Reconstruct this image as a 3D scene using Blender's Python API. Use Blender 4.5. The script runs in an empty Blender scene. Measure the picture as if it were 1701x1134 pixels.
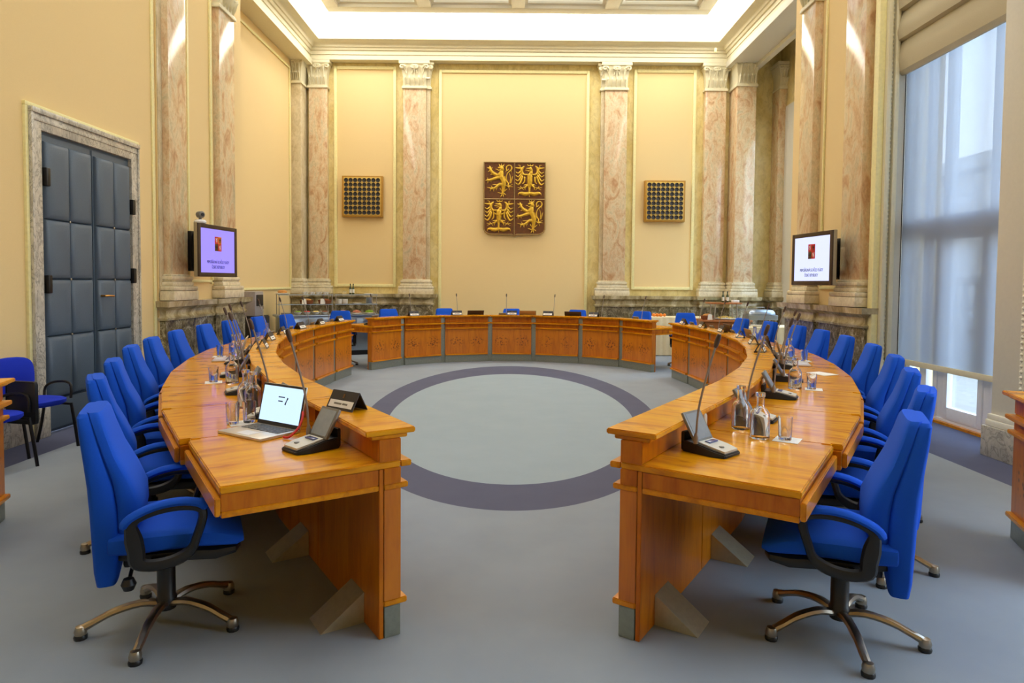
import bpy, bmesh, math, random
from mathutils import Vector, Matrix
PI = math.pi
random.seed(7)
S = bpy.context.scene
C = S.collection

# ------------------------------------------------------------------ camera, world, sun, exposure
cam_d = bpy.data.cameras.new('camera')
cam_d.lens = 1100 * 36 / 1701
cam_d.sensor_width = 36
cam_d.shift_y = -(567 - 514.0) / 1701
cam_d.clip_start = 0.05
cam = bpy.data.objects.new('camera', cam_d)
C.objects.link(cam)
cam.matrix_world = Matrix.Translation((0, 0, 1.55)) @ Matrix.Rotation(PI / 2 - 0.04, 4, 'X') @ Matrix.Rotation(0.0085, 4, 'Z')
S.camera = cam

SKY_L = 5.5
w = bpy.data.worlds.new('world'); S.world = w
w.use_nodes = True
wn = w.node_tree.nodes; wl = w.node_tree.links
tcw = wn.new('ShaderNodeTexCoord'); sepw = wn.new('ShaderNodeSeparateXYZ'); rampw = wn.new('ShaderNodeValToRGB')
wl.new(tcw.outputs['Generated'], sepw.inputs[0]); wl.new(sepw.outputs[2], rampw.inputs[0])
ew = rampw.color_ramp.elements
ew[0].position = 0; ew[0].color = (.9, .95, 1, 1); ew[1].position = .7; ew[1].color = (.5, .7, 1, 1)
wl.new(rampw.outputs[0], wn['Background'].inputs[0])
wn['Background'].inputs[1].default_value = SKY_L
S.view_settings.view_transform = 'Standard'
S.view_settings.look = 'None'
S.view_settings.gamma = 1
S.view_settings.use_curve_mapping = False
S.view_settings.exposure = 0.52
CEIL_L = 6.2
S.cycles.use_denoising = True
S.cycles.max_bounces = 10
S.cycles.transmission_bounces = 8
S.cycles.transparent_max_bounces = 12
S.cycles.caustics_refractive = True
S.cycles.caustics_reflective = False
S.cycles.sample_clamp_indirect = 8

# ------------------------------------------------------------------ materials
def srgb(r, g, b):
    f = lambda c: (c / 255 / 12.92) if c / 255 <= .04045 else ((c / 255 + .055) / 1.055) ** 2.4
    return (f(r), f(g), f(b), 1)

def base(name):
    m = bpy.data.materials.new(name); m.use_nodes = True
    nt = m.node_tree
    return m, nt, nt.nodes['Principled BSDF'], nt.links

def coords(nt, scale=(1, 1, 1), kind='Object', rot=(0, 0, 0)):
    tc = nt.nodes.new('ShaderNodeTexCoord'); mp = nt.nodes.new('ShaderNodeMapping')
    mp.inputs['Scale'].default_value = scale; mp.inputs['Rotation'].default_value = rot
    nt.links.new(tc.outputs[kind], mp.inputs[0])
    return mp.outputs[0]

def noise(nt, vec, scale, detail=4, rough=.55, dist=0):
    n = nt.nodes.new('ShaderNodeTexNoise')
    n.inputs['Scale'].default_value = scale; n.inputs['Detail'].default_value = detail
    n.inputs['Roughness'].default_value = rough; n.inputs['Distortion'].default_value = dist
    nt.links.new(vec, n.inputs['Vector'])
    return n.outputs[0]

def ramp(nt, fac, stops):
    r = nt.nodes.new('ShaderNodeValToRGB')
    e = r.color_ramp.elements
    while len(e) < len(stops): e.new(.5)
    for k, (p, c) in enumerate(stops):
        e[k].position = p; e[k].color = c if len(c) == 4 else (*c, 1)
    nt.links.new(fac, r.inputs[0])
    return r.outputs[0]

def mixcol(nt, a, b, fac, mode='MIX'):
    m = nt.nodes.new('ShaderNodeMix'); m.data_type = 'RGBA'; m.blend_type = mode
    for sock, v in ((m.inputs[6], a), (m.inputs[7], b), (m.inputs[0], fac)):
        if isinstance(v, (int, float)): sock.default_value = v
        elif isinstance(v, tuple): sock.default_value = v
        else: nt.links.new(v, sock)
    return m.outputs[2]

def bump(nt, bs, h, strength=.2, dist=.01):
    b = nt.nodes.new('ShaderNodeBump'); b.inputs['Strength'].default_value = strength; b.inputs['Distance'].default_value = dist
    nt.links.new(h, b.inputs['Height']); nt.links.new(b.outputs[0], bs.inputs['Normal'])

def plain(name, col, rough=.5, metal=0, var=.06, nscale=30, coat=0, spec=.5, bmp=0):
    m, nt, bs, L = base(name)
    v = coords(nt)
    n = noise(nt, v, nscale, 3)
    lo = tuple(c * (1 - var) for c in col[:3]) + (1,); hi = tuple(min(1, c * (1 + var)) for c in col[:3]) + (1,)
    L.new(ramp(nt, n, [(.3, lo), (.7, hi)]), bs.inputs['Base Color'])
    bs.inputs['Roughness'].default_value = rough; bs.inputs['Metallic'].default_value = metal
    bs.inputs['Coat Weight'].default_value = coat; bs.inputs['Specular IOR Level'].default_value = spec
    if bmp: bump(nt, bs, n, bmp, .004)
    return m

def wood(name, axis, light, mid, dark, rough=.24, knots=True, coat=.32):
    m, nt, bs, L = base(name)
    sc = {'x': (.16, 1, 1), 'y': (1, .16, 1), 'z': (1, 1, .16)}[axis]
    oi = nt.nodes.new('ShaderNodeObjectInfo')
    tc = nt.nodes.new('ShaderNodeTexCoord')
    add = nt.nodes.new('ShaderNodeVectorMath'); add.operation = 'MULTIPLY_ADD'
    add.inputs[1].default_value = (13, 7, 5)
    comb = nt.nodes.new('ShaderNodeCombineXYZ')
    for i in range(3): L.new(oi.outputs['Random'], comb.inputs[i])
    L.new(comb.outputs[0], add.inputs[0]); L.new(tc.outputs['Object'], add.inputs[2])
    mp = nt.nodes.new('ShaderNodeMapping'); mp.inputs['Scale'].default_value = sc
    L.new(add.outputs[0], mp.inputs[0])
    v = mp.outputs[0]
    n1 = noise(nt, v, 16, 6, .6, .6)
    n2 = noise(nt, v, 60, 3, .6, .2)
    col = ramp(nt, n1, [(.3, dark), (.48, mid), (.68, light)])
    col = mixcol(nt, col, ramp(nt, n2, [(.35, (.8, .72, .6, 1)), (.6, (1, 1, 1, 1))]), .35, 'MULTIPLY')
    if knots:
        sc2 = {'x': (.5, 1, 1), 'y': (1.0, .3, 1), 'z': (1, 1, .8)}[axis]
        mp2 = nt.nodes.new('ShaderNodeMapping'); mp2.inputs['Scale'].default_value = sc2
        L.new(add.outputs[0], mp2.inputs[0])
        k1 = noise(nt, mp2.outputs[0], 11, 3, .55, .5)
        kk = ramp(nt, k1, [(.58, (1, 1, 1, 1)), (.72, (.62, .46, .32, 1))])
        col = mixcol(nt, col, kk, .85, 'MULTIPLY')
    L.new(col, bs.inputs['Base Color'])
    bs.inputs['Roughness'].default_value = rough
    bs.inputs['Coat Weight'].default_value = coat; bs.inputs['Coat Roughness'].default_value = .08
    bs.inputs['Specular IOR Level'].default_value = .22
    return m

def panelwood(name):
    # vertical grain veneer with a band of pippy knots at mid height
    m, nt, bs, L = base(name)
    oi = nt.nodes.new('ShaderNodeObjectInfo')
    tc = nt.nodes.new('ShaderNodeTexCoord')
    sep = nt.nodes.new('ShaderNodeSeparateXYZ'); L.new(tc.outputs['Object'], sep.inputs[0])
    mp = nt.nodes.new('ShaderNodeMapping'); mp.inputs['Scale'].default_value = (1, 1, .12)
    L.new(tc.outputs['Object'], mp.inputs[0])
    mp.inputs['Location'].default_value = (3, 1, 2)
    n1 = noise(nt, mp.outputs[0], 14, 5, .6, .4)
    col = ramp(nt, n1, [(.28, srgb(176, 94, 6)), (.5, srgb(204, 118, 10)), (.75, srgb(218, 136, 18))])
    ax = nt.nodes.new('ShaderNodeMath'); ax.operation = 'ABSOLUTE'; L.new(sep.outputs[0], ax.inputs[0])
    cb = nt.nodes.new('ShaderNodeCombineXYZ'); L.new(ax.outputs[0], cb.inputs[0]); L.new(sep.outputs[2], cb.inputs[2])
    off = nt.nodes.new('ShaderNodeMath'); off.operation = 'MULTIPLY'; off.inputs[1].default_value = 9; L.new(oi.outputs['Random'], off.inputs[0])
    L.new(off.outputs[0], cb.inputs[1])
    vo = nt.nodes.new('ShaderNodeTexVoronoi'); vo.inputs['Scale'].default_value = 25; L.new(cb.outputs[0], vo.inputs['Vector'])
    k = vo.outputs['Distance']
    # blotches gather round two mirrored centres
    dx = nt.nodes.new('ShaderNodeMath'); dx.operation = 'SUBTRACT'; dx.inputs[1].default_value = .21; L.new(ax.outputs[0], dx.inputs[0])
    vv = nt.nodes.new('ShaderNodeCombineXYZ'); L.new(dx.outputs[0], vv.inputs[0])
    dz = nt.nodes.new('ShaderNodeMath'); dz.operation = 'MULTIPLY_ADD'; dz.inputs[1].default_value = 1.25; dz.inputs[2].default_value = .01; L.new(sep.outputs[2], dz.inputs[0])
    L.new(dz.outputs[0], vv.inputs[2])
    ln = nt.nodes.new('ShaderNodeVectorMath'); ln.operation = 'LENGTH'; L.new(vv.outputs[0], ln.inputs[0])
    band = nt.nodes.new('ShaderNodeMapRange'); band.interpolation_type = 'SMOOTHSTEP'
    band.inputs[1].default_value = .06; band.inputs[2].default_value = .19; band.inputs[3].default_value = 1; band.inputs[4].default_value = 0
    L.new(ln.outputs['Value'], band.inputs[0])
    kk = ramp(nt, k, [(.2, (1, 1, 1, 1)), (.46, (0, 0, 0, 1))])
    f = nt.nodes.new('ShaderNodeMath'); f.operation = 'MULTIPLY'
    L.new(kk, f.inputs[0]); L.new(band.outputs[0], f.inputs[1])
    col = mixcol(nt, col, srgb(104, 50, 12), f.outputs[0])
    L.new(col, bs.inputs['Base Color'])
    bs.inputs['Roughness'].default_value = .3; bs.inputs['Coat Weight'].default_value = .3; bs.inputs['Coat Roughness'].default_value = .12
    return m

def marble(name, stops, scale=1.6, rough=.16, veins=None, stretch=(1, 1, .6), kind='Object'):
    m, nt, bs, L = base(name)
    v = coords(nt, stretch, kind)
    n1 = noise(nt, v, scale, 8, .62, 1.6)
    col = ramp(nt, n1, stops)
    n2 = noise(nt, v, scale * 7, 6, .7, 1.0)
    col = mixcol(nt, col, ramp(nt, n2, [(.34, (.62, .56, .5, 1)), (.56, (1, 1, 1, 1))]), .5, 'MULTIPLY')
    if veins:
        n3 = noise(nt, v, scale * 2.2, 5, .6, 2.5)
        vv = ramp(nt, n3, [(.46, (0, 0, 0, 1)), (.5, (1, 1, 1, 1)), (.54, (0, 0, 0, 1))])
        col = mixcol(nt, col, veins, vv)
    L.new(col, bs.inputs['Base Color'])
    bs.inputs['Roughness'].default_value = rough
    return m

def emit(name, col, strength):
    m, nt, bs, L = base(name)
    bs.inputs['Base Color'].default_value = (.02, .02, .02, 1)
    bs.inputs['Emission Color'].default_value = col; bs.inputs['Emission Strength'].default_value = strength
    bs.inputs['Roughness'].default_value = .3
    return m

def glassy(name, col=(1, 1, 1, 1), ior=1.45, rough=0):
    m, nt, bs, L = base(name)
    bs.inputs['Base Color'].default_value = col; bs.inputs['Roughness'].default_value = rough
    bs.inputs['Transmission Weight'].default_value = 1; bs.inputs['IOR'].default_value = ior
    return m

def thin_glass(name, tint=(.93, .97, .98, 1)):
    m, nt, bs, L = base(name)
    nt.nodes.remove(bs)
    out = nt.nodes['Material Output']
    tr = nt.nodes.new('ShaderNodeBsdfTransparent'); tr.inputs[0].default_value = tint
    gl = nt.nodes.new('ShaderNodeBsdfGlossy'); gl.inputs['Roughness'].default_value = .02
    lw = nt.nodes.new('ShaderNodeLayerWeight'); lw.inputs[0].default_value = .5
    pw = nt.nodes.new('ShaderNodeMath'); pw.operation = 'POWER'; pw.inputs[1].default_value = 4
    fr = nt.nodes.new('ShaderNodeMath'); fr.operation = 'MULTIPLY_ADD'; fr.inputs[1].default_value = .6; fr.inputs[2].default_value = .04
    L.new(lw.outputs['Facing'], pw.inputs[0]); L.new(pw.outputs[0], fr.inputs[0])
    mx = nt.nodes.new('ShaderNodeMixShader')
    L.new(fr.outputs[0], mx.inputs[0]); L.new(tr.outputs[0], mx.inputs[1]); L.new(gl.outputs[0], mx.inputs[2])
    L.new(mx.outputs[0], out.inputs[0])
    return m

def screen_fabric(name, col, through):
    m, nt, bs, L = base(name)
    nt.nodes.remove(bs)
    out = nt.nodes['Material Output']
    v = coords(nt)
    n = noise(nt, v, 300, 2)
    cc = ramp(nt, n, [(.3, tuple(c * .92 for c in col[:3]) + (1,)), (.7, col)])
    df = nt.nodes.new('ShaderNodeBsdfDiffuse'); L.new(cc, df.inputs[0])
    tl = nt.nodes.new('ShaderNodeBsdfTranslucent'); L.new(cc, tl.inputs[0])
    m1 = nt.nodes.new('ShaderNodeMixShader'); m1.inputs[0].default_value = .6
    L.new(df.outputs[0], m1.inputs[1]); L.new(tl.outputs[0], m1.inputs[2])
    tr = nt.nodes.new('ShaderNodeBsdfTransparent')
    m2 = nt.nodes.new('ShaderNodeMixShader'); m2.inputs[0].default_value = through
    L.new(m1.outputs[0], m2.inputs[1]); L.new(tr.outputs[0], m2.inputs[2])
    L.new(m2.outputs[0], out.inputs[0])
    return m

M = {}
M['wallpaper'] = plain('wallpaper', srgb(235, 208, 150), .8, var=.045, nscale=260, bmp=.08)
M['stucco'] = marble('stucco_yellow', [(.3, srgb(214, 190, 112)), (.5, srgb(228, 208, 140)), (.72, srgb(236, 222, 165))], 1.2, .35)
M['paleyellow'] = plain('pale_yellow_trim', srgb(240, 230, 168), .5)
M['cream'] = plain('cream_plaster', srgb(226, 218, 186), .55, var=.03)
M['white'] = plain('white_plaster', srgb(236, 232, 214), .55, var=.02)
M['reveal'] = plain('grey_white_reveal', srgb(216, 212, 196), .6, var=.02)
M['ceil'] = emit('luminous_ceiling', (1, .965, .9, 1), CEIL_L)
M['coffer'] = emit('coffer_skylight', (1, .98, .94, 1), 1.0)
M['plainceil'] = plain('plain_ceiling', srgb(226, 222, 208), .6)
M['pink'] = marble('pink_marble', [(.32, srgb(196, 152, 112)), (.44, srgb(218, 186, 146)), (.55, srgb(226, 206, 168)), (.68, srgb(204, 192, 158))], 4.2, .14, None, (1, 1, .5))
M['palemarble'] = marble('pale_marble', [(.3, srgb(196, 178, 140)), (.55, srgb(218, 204, 168)), (.8, srgb(228, 218, 190))], 1.8, .2)
M['whitemarble'] = marble('white_marble', [(.3, srgb(214, 200, 164)), (.6, srgb(234, 224, 194))], 2.2, .25)
M['doormarble'] = marble('grey_white_marble', [(.3, srgb(176, 172, 160)), (.6, srgb(214, 208, 192)), (.8, srgb(226, 220, 205))], 2.6, .25, srgb(150, 146, 136))
M['dado'] = marble('brown_grey_marble', [(.3, srgb(64, 56, 38)), (.44, srgb(124, 112, 80)), (.54, srgb(150, 138, 104)), (.66, srgb(206, 198, 170))], 5.5, .16, srgb(70, 62, 48), (1, 1, .8))
M['dadotop'] = marble('grey_marble_moulding', [(.36, srgb(140, 124, 84)), (.5, srgb(182, 166, 124)), (.64, srgb(216, 204, 168))], 2.4, .2)
M['wood_top'] = wood('yew_top', 'y', srgb(238, 170, 12), srgb(228, 152, 6), srgb(192, 110, 4))  # same wood as the panels; light on the tops put into its colour
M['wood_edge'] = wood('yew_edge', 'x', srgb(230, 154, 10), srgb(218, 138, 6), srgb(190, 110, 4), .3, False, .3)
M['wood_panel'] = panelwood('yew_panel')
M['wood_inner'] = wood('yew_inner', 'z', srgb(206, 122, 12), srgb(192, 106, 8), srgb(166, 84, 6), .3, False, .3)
M['brownwood'] = plain('brown_wood', srgb(142, 84, 32), .45, var=.2, nscale=25)
M['steelstrip'] = plain('grey_metal', srgb(146, 152, 142), .38, .55, .08, 40)
M['wedge'] = plain('brushed_plate', srgb(196, 188, 160), .35, .55, .06, 40)
M['bluefab'] = plain('blue_fabric', srgb(18, 84, 206), .85, 0, .06, 400, spec=.25, bmp=.05)
M['navyfab'] = plain('navy_fabric', srgb(26, 52, 190), .85, 0, .08, 400, spec=.25, bmp=.05)
M['black'] = plain('black_plastic', srgb(24, 24, 26), .42, 0, .1)
M['blackm'] = plain('black_metal', srgb(30, 28, 28), .35, .3, .1)
M['chrome'] = plain('satin_chrome', srgb(172, 162, 146), .33, 1, .05)
M['doorpad'] = plain('blue_grey_leather', srgb(82, 98, 114), .5, 0, .08, 120, bmp=.06)
M['doorframe'] = plain('blue_grey_frame', srgb(70, 86, 102), .5, 0, .06)
M['brass'] = plain('brass', srgb(190, 140, 70), .3, 1, .05)
M['bronze'] = plain('bronze', srgb(120, 92, 60), .4, .8, .1)
M['gold'] = plain('gold', srgb(226, 182, 58), .32, .5, .15, 22)
M['goldrim'] = plain('old_gold_rim', srgb(168, 140, 88), .4, .6, .1)
M['plate'] = plain('dark_brown_field', srgb(104, 60, 18), .5, .1, .25, 14)
M['spkframe'] = plain('ochre_speaker', srgb(176, 128, 40), .45, .2, .1)
M['spkface'] = plain('yellow_speaker_face', srgb(214, 178, 84), .5, .1, .08)
M['dark'] = plain('dark_cup', srgb(26, 22, 22), .4)
M['tvframe'] = plain('tv_bezel', srgb(66, 48, 34), .35, .2, .08)
M['tvside'] = plain('tv_side', srgb(164, 150, 120), .4, .3, .05)
M['screenL'] = emit('screen_violet', srgb(138, 124, 236), 1.0)
M['screenR'] = emit('screen_lilac', srgb(196, 204, 255), 1.0)
M['ink'] = plain('screen_text', srgb(34, 30, 60), .6)
M['red'] = plain('red', srgb(206, 36, 34), .5)
M['silver'] = plain('silver_paint', srgb(226, 224, 222), .5)
M['lap'] = plain('laptop_silver', srgb(214, 206, 192), .32, .5, .03)
M['lapdark'] = plain('laptop_dark', srgb(64, 48, 36), .35, .4, .06)
M['lapgold'] = plain('laptop_gold', srgb(170, 138, 92), .35, .5, .05)
M['lapscreen'] = emit('laptop_screen', srgb(186, 214, 248), 1.0)
M['keys'] = plain('keys', srgb(88, 84, 78), .5, 0, .3, 300)
M['consgrey'] = plain('console_grey', srgb(120, 116, 108), .4, .2, .05)
M['conspad'] = plain('console_keypad', srgb(206, 202, 188), .4, .1, .04)
M['condisp'] = plain('console_display', srgb(90, 96, 140), .15)
M['displid'] = plain('display_blank', srgb(150, 160, 168), .12, .1)
M['goose'] = plain('gooseneck', srgb(150, 140, 130), .4, .5, .06)
M['mictip'] = plain('mic_tip', srgb(86, 68, 56), .5, .4, .1)
M['paper'] = plain('white_paper', srgb(240, 238, 230), .8, 0, .02)
M['card'] = plain('black_card', srgb(40, 38, 44), .45)
M['ivory'] = plain('ivory_plastic', srgb(222, 212, 190), .35)
M['glass'] = glassy('clear_glass')
M['water'] = glassy('water_filled_glass', (.98, .99, 1, 1), 1.36)
M['thin'] = thin_glass('window_glass')
M['shelfglass'] = thin_glass('shelf_glass', (.86, .93, .92, 1))
M['blind'] = screen_fabric('blind_mesh', srgb(190, 196, 206), .26)
M['roman'] = plain('roman_fabric', srgb(196, 186, 156), .9, 0, .05, 200, bmp=.05)
M['winframe'] = plain('white_lacquer', srgb(244, 246, 250), .35, var=.02)
M['facade'] = plain('pale_facade', srgb(190, 186, 180), .8, 0, .04, 2)
M['pavement'] = plain('pale_pavement', srgb(150, 144, 138), .8, 0, .05, 4)
M['steel'] = plain('buffet_steel', srgb(160, 172, 186), .28, .85, .04)
M['porcelain'] = plain('porcelain', srgb(240, 236, 226), .25)
M['bread'] = plain('bread', srgb(206, 142, 66), .7, 0, .3, 18)
M['crust'] = plain('dark_bread', srgb(140, 78, 34), .7, 0, .3, 18)
M['napkin'] = plain('napkin', srgb(240, 234, 220), .85)
M['tomato'] = plain('tomato', srgb(196, 44, 30), .35)
M['lettuce'] = plain('lettuce', srgb(140, 176, 48), .5, 0, .3, 30)
M['cheese'] = plain('cheese', srgb(236, 206, 112), .5)
M['ham'] = plain('ham', srgb(216, 140, 110), .5, 0, .2, 40)
M['orange'] = plain('orange_peel', srgb(232, 130, 24), .5)
M['greenglass'] = plain('dark_green_glass', srgb(52, 70, 34), .08)
M['label'] = plain('paper_label', srgb(230, 226, 210), .7)
M['cloth'] = plain('cream_cloth', srgb(240, 224, 182), .85, 0, .03)
M['machine'] = plain('grey_machine', srgb(168, 164, 166), .4, .3, .04)
M['tray'] = plain('wood_tray', srgb(180, 110, 56), .5, 0, .15)

def carpet():
    m, nt, bs, L = base('carpet')
    tc = nt.nodes.new('ShaderNodeTexCoord'); sep = nt.nodes.new('ShaderNodeSeparateXYZ')
    L.new(tc.outputs['Object'], sep.inputs[0])
    def math_(op, a, b=None):
        n = nt.nodes.new('ShaderNodeMath'); n.operation = op
        for i, v in enumerate((a, b)):
            if v is None: continue
            if isinstance(v, (int, float)): n.inputs[i].default_value = v
            else: L.new(v, n.inputs[i])
        return n.outputs[0]
    def ell(cy, a, b):
        x = math_('DIVIDE', sep.outputs[0], a); y = math_('DIVIDE', math_('SUBTRACT', sep.outputs[1], cy), b)
        return math_('LESS_THAN', math_('ADD', math_('MULTIPLY', x, x), math_('MULTIPLY', y, y)), 1)
    ring = math_('SUBTRACT', ell(8.385, 1.735, 3.93), ell(8.14, 1.43, 3.10))
    border = math_('ADD', math_('LESS_THAN', sep.outputs[0], -4.15), math_('GREATER_THAN', sep.outputs[0], 3.91))
    fine = noise(nt, tc.outputs['Object'], 420, 2)
    soft = noise(nt, tc.outputs['Object'], 2.2, 5, .6)
    main = mixcol(nt, srgb(140, 149, 158), srgb(158, 166, 172), soft)
    inner = mixcol(nt, srgb(150, 164, 170), srgb(163, 175, 180), soft)  # same carpet inside the ring; lighter floor shading put into the colour
    col = mixcol(nt, main, inner, ell(8.14, 1.43, 3.10))
    dark = mixcol(nt, srgb(90, 92, 110), srgb(102, 104, 122), soft)
    col = mixcol(nt, col, dark, ring); col = mixcol(nt, col, mixcol(nt, srgb(84, 88, 112), srgb(98, 102, 124), soft), border)
    col = mixcol(nt, col, ramp(nt, fine, [(.3, (.86, .86, .86, 1)), (.7, (1, 1, 1, 1))]), .7, 'MULTIPLY')
    L.new(col, bs.inputs['Base Color']); bs.inputs['Roughness'].default_value = .95; bs.inputs['Specular IOR Level'].default_value = .15
    bump(nt, bs, fine, .12, .004)
    return m
M['carpet'] = carpet()

# ------------------------------------------------------------------ mesh helpers
def BM(): return bmesh.new()

def box(bm, x0, x1, y0, y1, z0, z1, bev=0):
    r = bmesh.ops.create_cube(bm, size=1)
    vs = r['verts']
    for v in vs:
        v.co = Vector(((x0 + x1) / 2 + v.co.x * (x1 - x0), (y0 + y1) / 2 + v.co.y * (y1 - y0), (z0 + z1) / 2 + v.co.z * (z1 - z0)))
    if bev:
        es = list({e for v in vs for e in v.link_edges})
        bmesh.ops.bevel(bm, geom=es, offset=bev, segments=2, affect='EDGES', profile=.6)
    return vs

def rings(bm, rs, cap=True, closed=False):
    vv = [[bm.verts.new(p) for p in r] for r in rs]
    n = len(vv[0]); k = len(vv)
    for i in range(k if closed else k - 1):
        a, b = vv[i], vv[(i + 1) % k]
        for j in range(n):
            try: bm.faces.new((a[j], a[(j + 1) % n], b[(j + 1) % n], b[j]))
            except ValueError: pass
    if cap and not closed:
        bm.faces.new(list(reversed(vv[0]))); bm.faces.new(vv[-1])
    return vv

def tube(bm, pts, rad, seg=8, closed=False, up=(0, 0, 1)):
    pts = [Vector(p) for p in pts]; n = len(pts)
    if not isinstance(rad, (list,)): rad = [rad] * n
    rs = []; prevN = None
    for i in range(n):
        a = pts[i - 1] if (i > 0 or closed) else pts[i]
        b = pts[(i + 1) % n] if (i < n - 1 or closed) else pts[i]
        t = (b - a); t = t.normalized() if t.length > 1e-9 else Vector((0, 0, 1))
        u = Vector(up)
        if abs(t.dot(u)) > .95 and prevN is None: u = Vector((1, 0, 0)) if abs(t.x) < .9 else Vector((0, 1, 0))
        if prevN is not None: u = prevN
        nrm = (u - t * u.dot(t))
        nrm = nrm.normalized() if nrm.length > 1e-6 else t.orthogonal().normalized()
        prevN = nrm
        bi = t.cross(nrm)
        r = rad[i]; rx, ry = r if isinstance(r, tuple) else (r, r)
        rs.append([pts[i] + bi * (rx * math.cos(q)) + nrm * (ry * math.sin(q)) for q in [2 * PI * k / seg for k in range(seg)]])
    rings(bm, rs, True, closed)

def smooth_pts(p, n=4, closed=False):
    p = [Vector(q) for q in p]; out = []
    m = len(p)
    for i in range(m if closed else m - 1):
        p0 = p[(i - 1) % m] if (closed or i > 0) else p[i]; p1 = p[i]; p2 = p[(i + 1) % m]
        p3 = p[(i + 2) % m] if (closed or i + 2 < m) else p2
        for k in range(n):
            t = k / n
            out.append(.5 * ((2 * p1) + (p2 - p0) * t + (2 * p0 - 5 * p1 + 4 * p2 - p3) * t * t + (3 * p1 - p0 - 3 * p2 + p3) * t ** 3))
    if not closed: out.append(p[-1])
    return out

def lathe(bm, prof, seg=20, c=(0, 0, 0)):
    rs = []
    for r, z in prof:
        rs.append([Vector((c[0] + max(r, 1e-4) * math.cos(2 * PI * k / seg), c[1] + max(r, 1e-4) * math.sin(2 * PI * k / seg), c[2] + z)) for k in range(seg)])
    rings(bm, rs)

def sell(cx, cy, hx, hy, n=24, e=3.5):
    out = []
    for k in range(n):
        t = 2 * PI * k / n; c, s = math.cos(t), math.sin(t)
        out.append((cx + hx * math.copysign(abs(c) ** (2 / e), c), cy + hy * math.copysign(abs(s) ** (2 / e), s)))
    return out

def prism(bm, poly, z0, z1, bev=0):
    b = [bm.verts.new((x, y, z0)) for x, y in poly]; t = [bm.verts.new((x, y, z1)) for x, y in poly]
    n = len(poly)
    fs = [bm.faces.new(list(reversed(b))), bm.faces.new(t)]
    for i in range(n): fs.append(bm.faces.new((b[i], b[(i + 1) % n], t[(i + 1) % n], t[i])))
    bmesh.ops.recalc_face_normals(bm, faces=fs)
    if bev:
        bmesh.ops.bevel(bm, geom=list({e for f in fs for e in f.edges}), offset=bev, segments=2, affect='EDGES')

def xform(bm, mat, verts=None):
    bmesh.ops.transform(bm, matrix=mat, verts=verts or bm.verts)

def mould(bm, path, prof, closed=False):
    # sweep a closed profile [(offset to the left of travel, z)] along an XY path with mitred corners
    P = [Vector((x, y)) for x, y in path]; n = len(P); rs = []
    for i in range(n):
        d1 = (P[i] - P[i - 1]).normalized() if (i > 0 or closed) else None
        d2 = (P[(i + 1) % n] - P[i]).normalized() if (i < n - 1 or closed) else None
        if d1 is None: d1 = d2
        if d2 is None: d2 = d1
        n1 = Vector((-d1.y, d1.x)); n2 = Vector((-d2.y, d2.x)); nn = n1 + n2
        nn = nn / max(nn.dot(n1), .2)
        rs.append([Vector((P[i].x + nn.x * o, P[i].y + nn.y * o, z)) for o, z in prof])
    rings(bm, rs, True, closed)
    bmesh.ops.recalc_face_normals(bm, faces=bm.faces)

def obj(name, bm, mat, parent=None, loc=(0, 0, 0), rotz=0, smooth=True, ang=38):
    bmesh.ops.recalc_face_normals(bm, faces=bm.faces)
    me = bpy.data.meshes.new(name); bm.to_mesh(me); bm.free()
    me.materials.append(mat)
    if smooth:
        for p in me.polygons: p.use_smooth = True
        me.set_sharp_from_angle(angle=math.radians(ang))
    o = bpy.data.objects.new(name, me); C.objects.link(o)
    o.location = loc; o.rotation_euler = (0, 0, rotz)
    if parent: o.parent = parent
    return o

def tag(o, label, cat, group=None):
    o['label'] = label; o['category'] = cat
    if group: o['group'] = group
    return o

def thing(name, label, cat, loc=(0, 0, 0), rotz=0, group=None):
    o = bpy.data.objects.new(name, None); C.objects.link(o)
    o.empty_display_size = .1
    o.location = loc; o.rotation_euler = (0, 0, rotz)
    return tag(o, label, cat, group)

KIDS = {}
def kids(o):
    return [c for c in list(C.objects) if c.parent == o]

def snapshot(root):
    return (root, [(c, kids(c)) for c in kids(root)])

def dup(snap, loc, rotz, label, group=None):
    root, ch = snap
    r = root.copy(); C.objects.link(r); r.location = loc; r.rotation_euler = (0, 0, rotz)
    r['label'] = label
    if group: r['group'] = group
    for c, gs in ch:
        d = c.copy(); C.objects.link(d); d.parent = r
        for g in gs:
            e = g.copy(); C.objects.link(e); e.parent = d
    return r

def struct(name, bm=None, mat=None, parent=None, smooth=True):
    if bm is None:
        o = bpy.data.objects.new(name, None); C.objects.link(o)
    else:
        o = obj(name, bm, mat, parent, smooth=smooth)
    if not parent: o['kind'] = 'structure'
    return o

def text_mesh(name, body, size, mat, parent, loc, rot, align='CENTER', ext=.0008, sx=1):
    cu = bpy.data.curves.new(name, 'FONT'); cu.body = body; cu.size = size; cu.align_x = align; cu.align_y = 'CENTER'; cu.extrude = ext
    t = bpy.data.objects.new(name + '_tmp', cu); C.objects.link(t)
    dg = bpy.context.evaluated_depsgraph_get()
    me = bpy.data.meshes.new_from_object(t.evaluated_get(dg))
    bpy.data.objects.remove(t); bpy.data.curves.remove(cu)
    me.materials.clear(); me.materials.append(mat)
    o = bpy.data.objects.new(name, me); C.objects.link(o)
    o.parent = parent; o.location = loc; o.rotation_euler = rot; o.scale = (sx, 1, 1)
    return o

ORD = ['first', 'second', 'third', 'fourth', 'fifth', 'sixth', 'seventh', 'eighth', 'ninth', 'tenth', 'eleventh', 'twelfth']

# ------------------------------------------------------------------ room shell
YB = 15.6          # back wall
TN = [0]
def trim(bm=None, mat=None, parent=None):
    if parent is None: TN[0] += 1
    return struct('trim_%d' % TN[0], bm, mat, parent)

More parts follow.
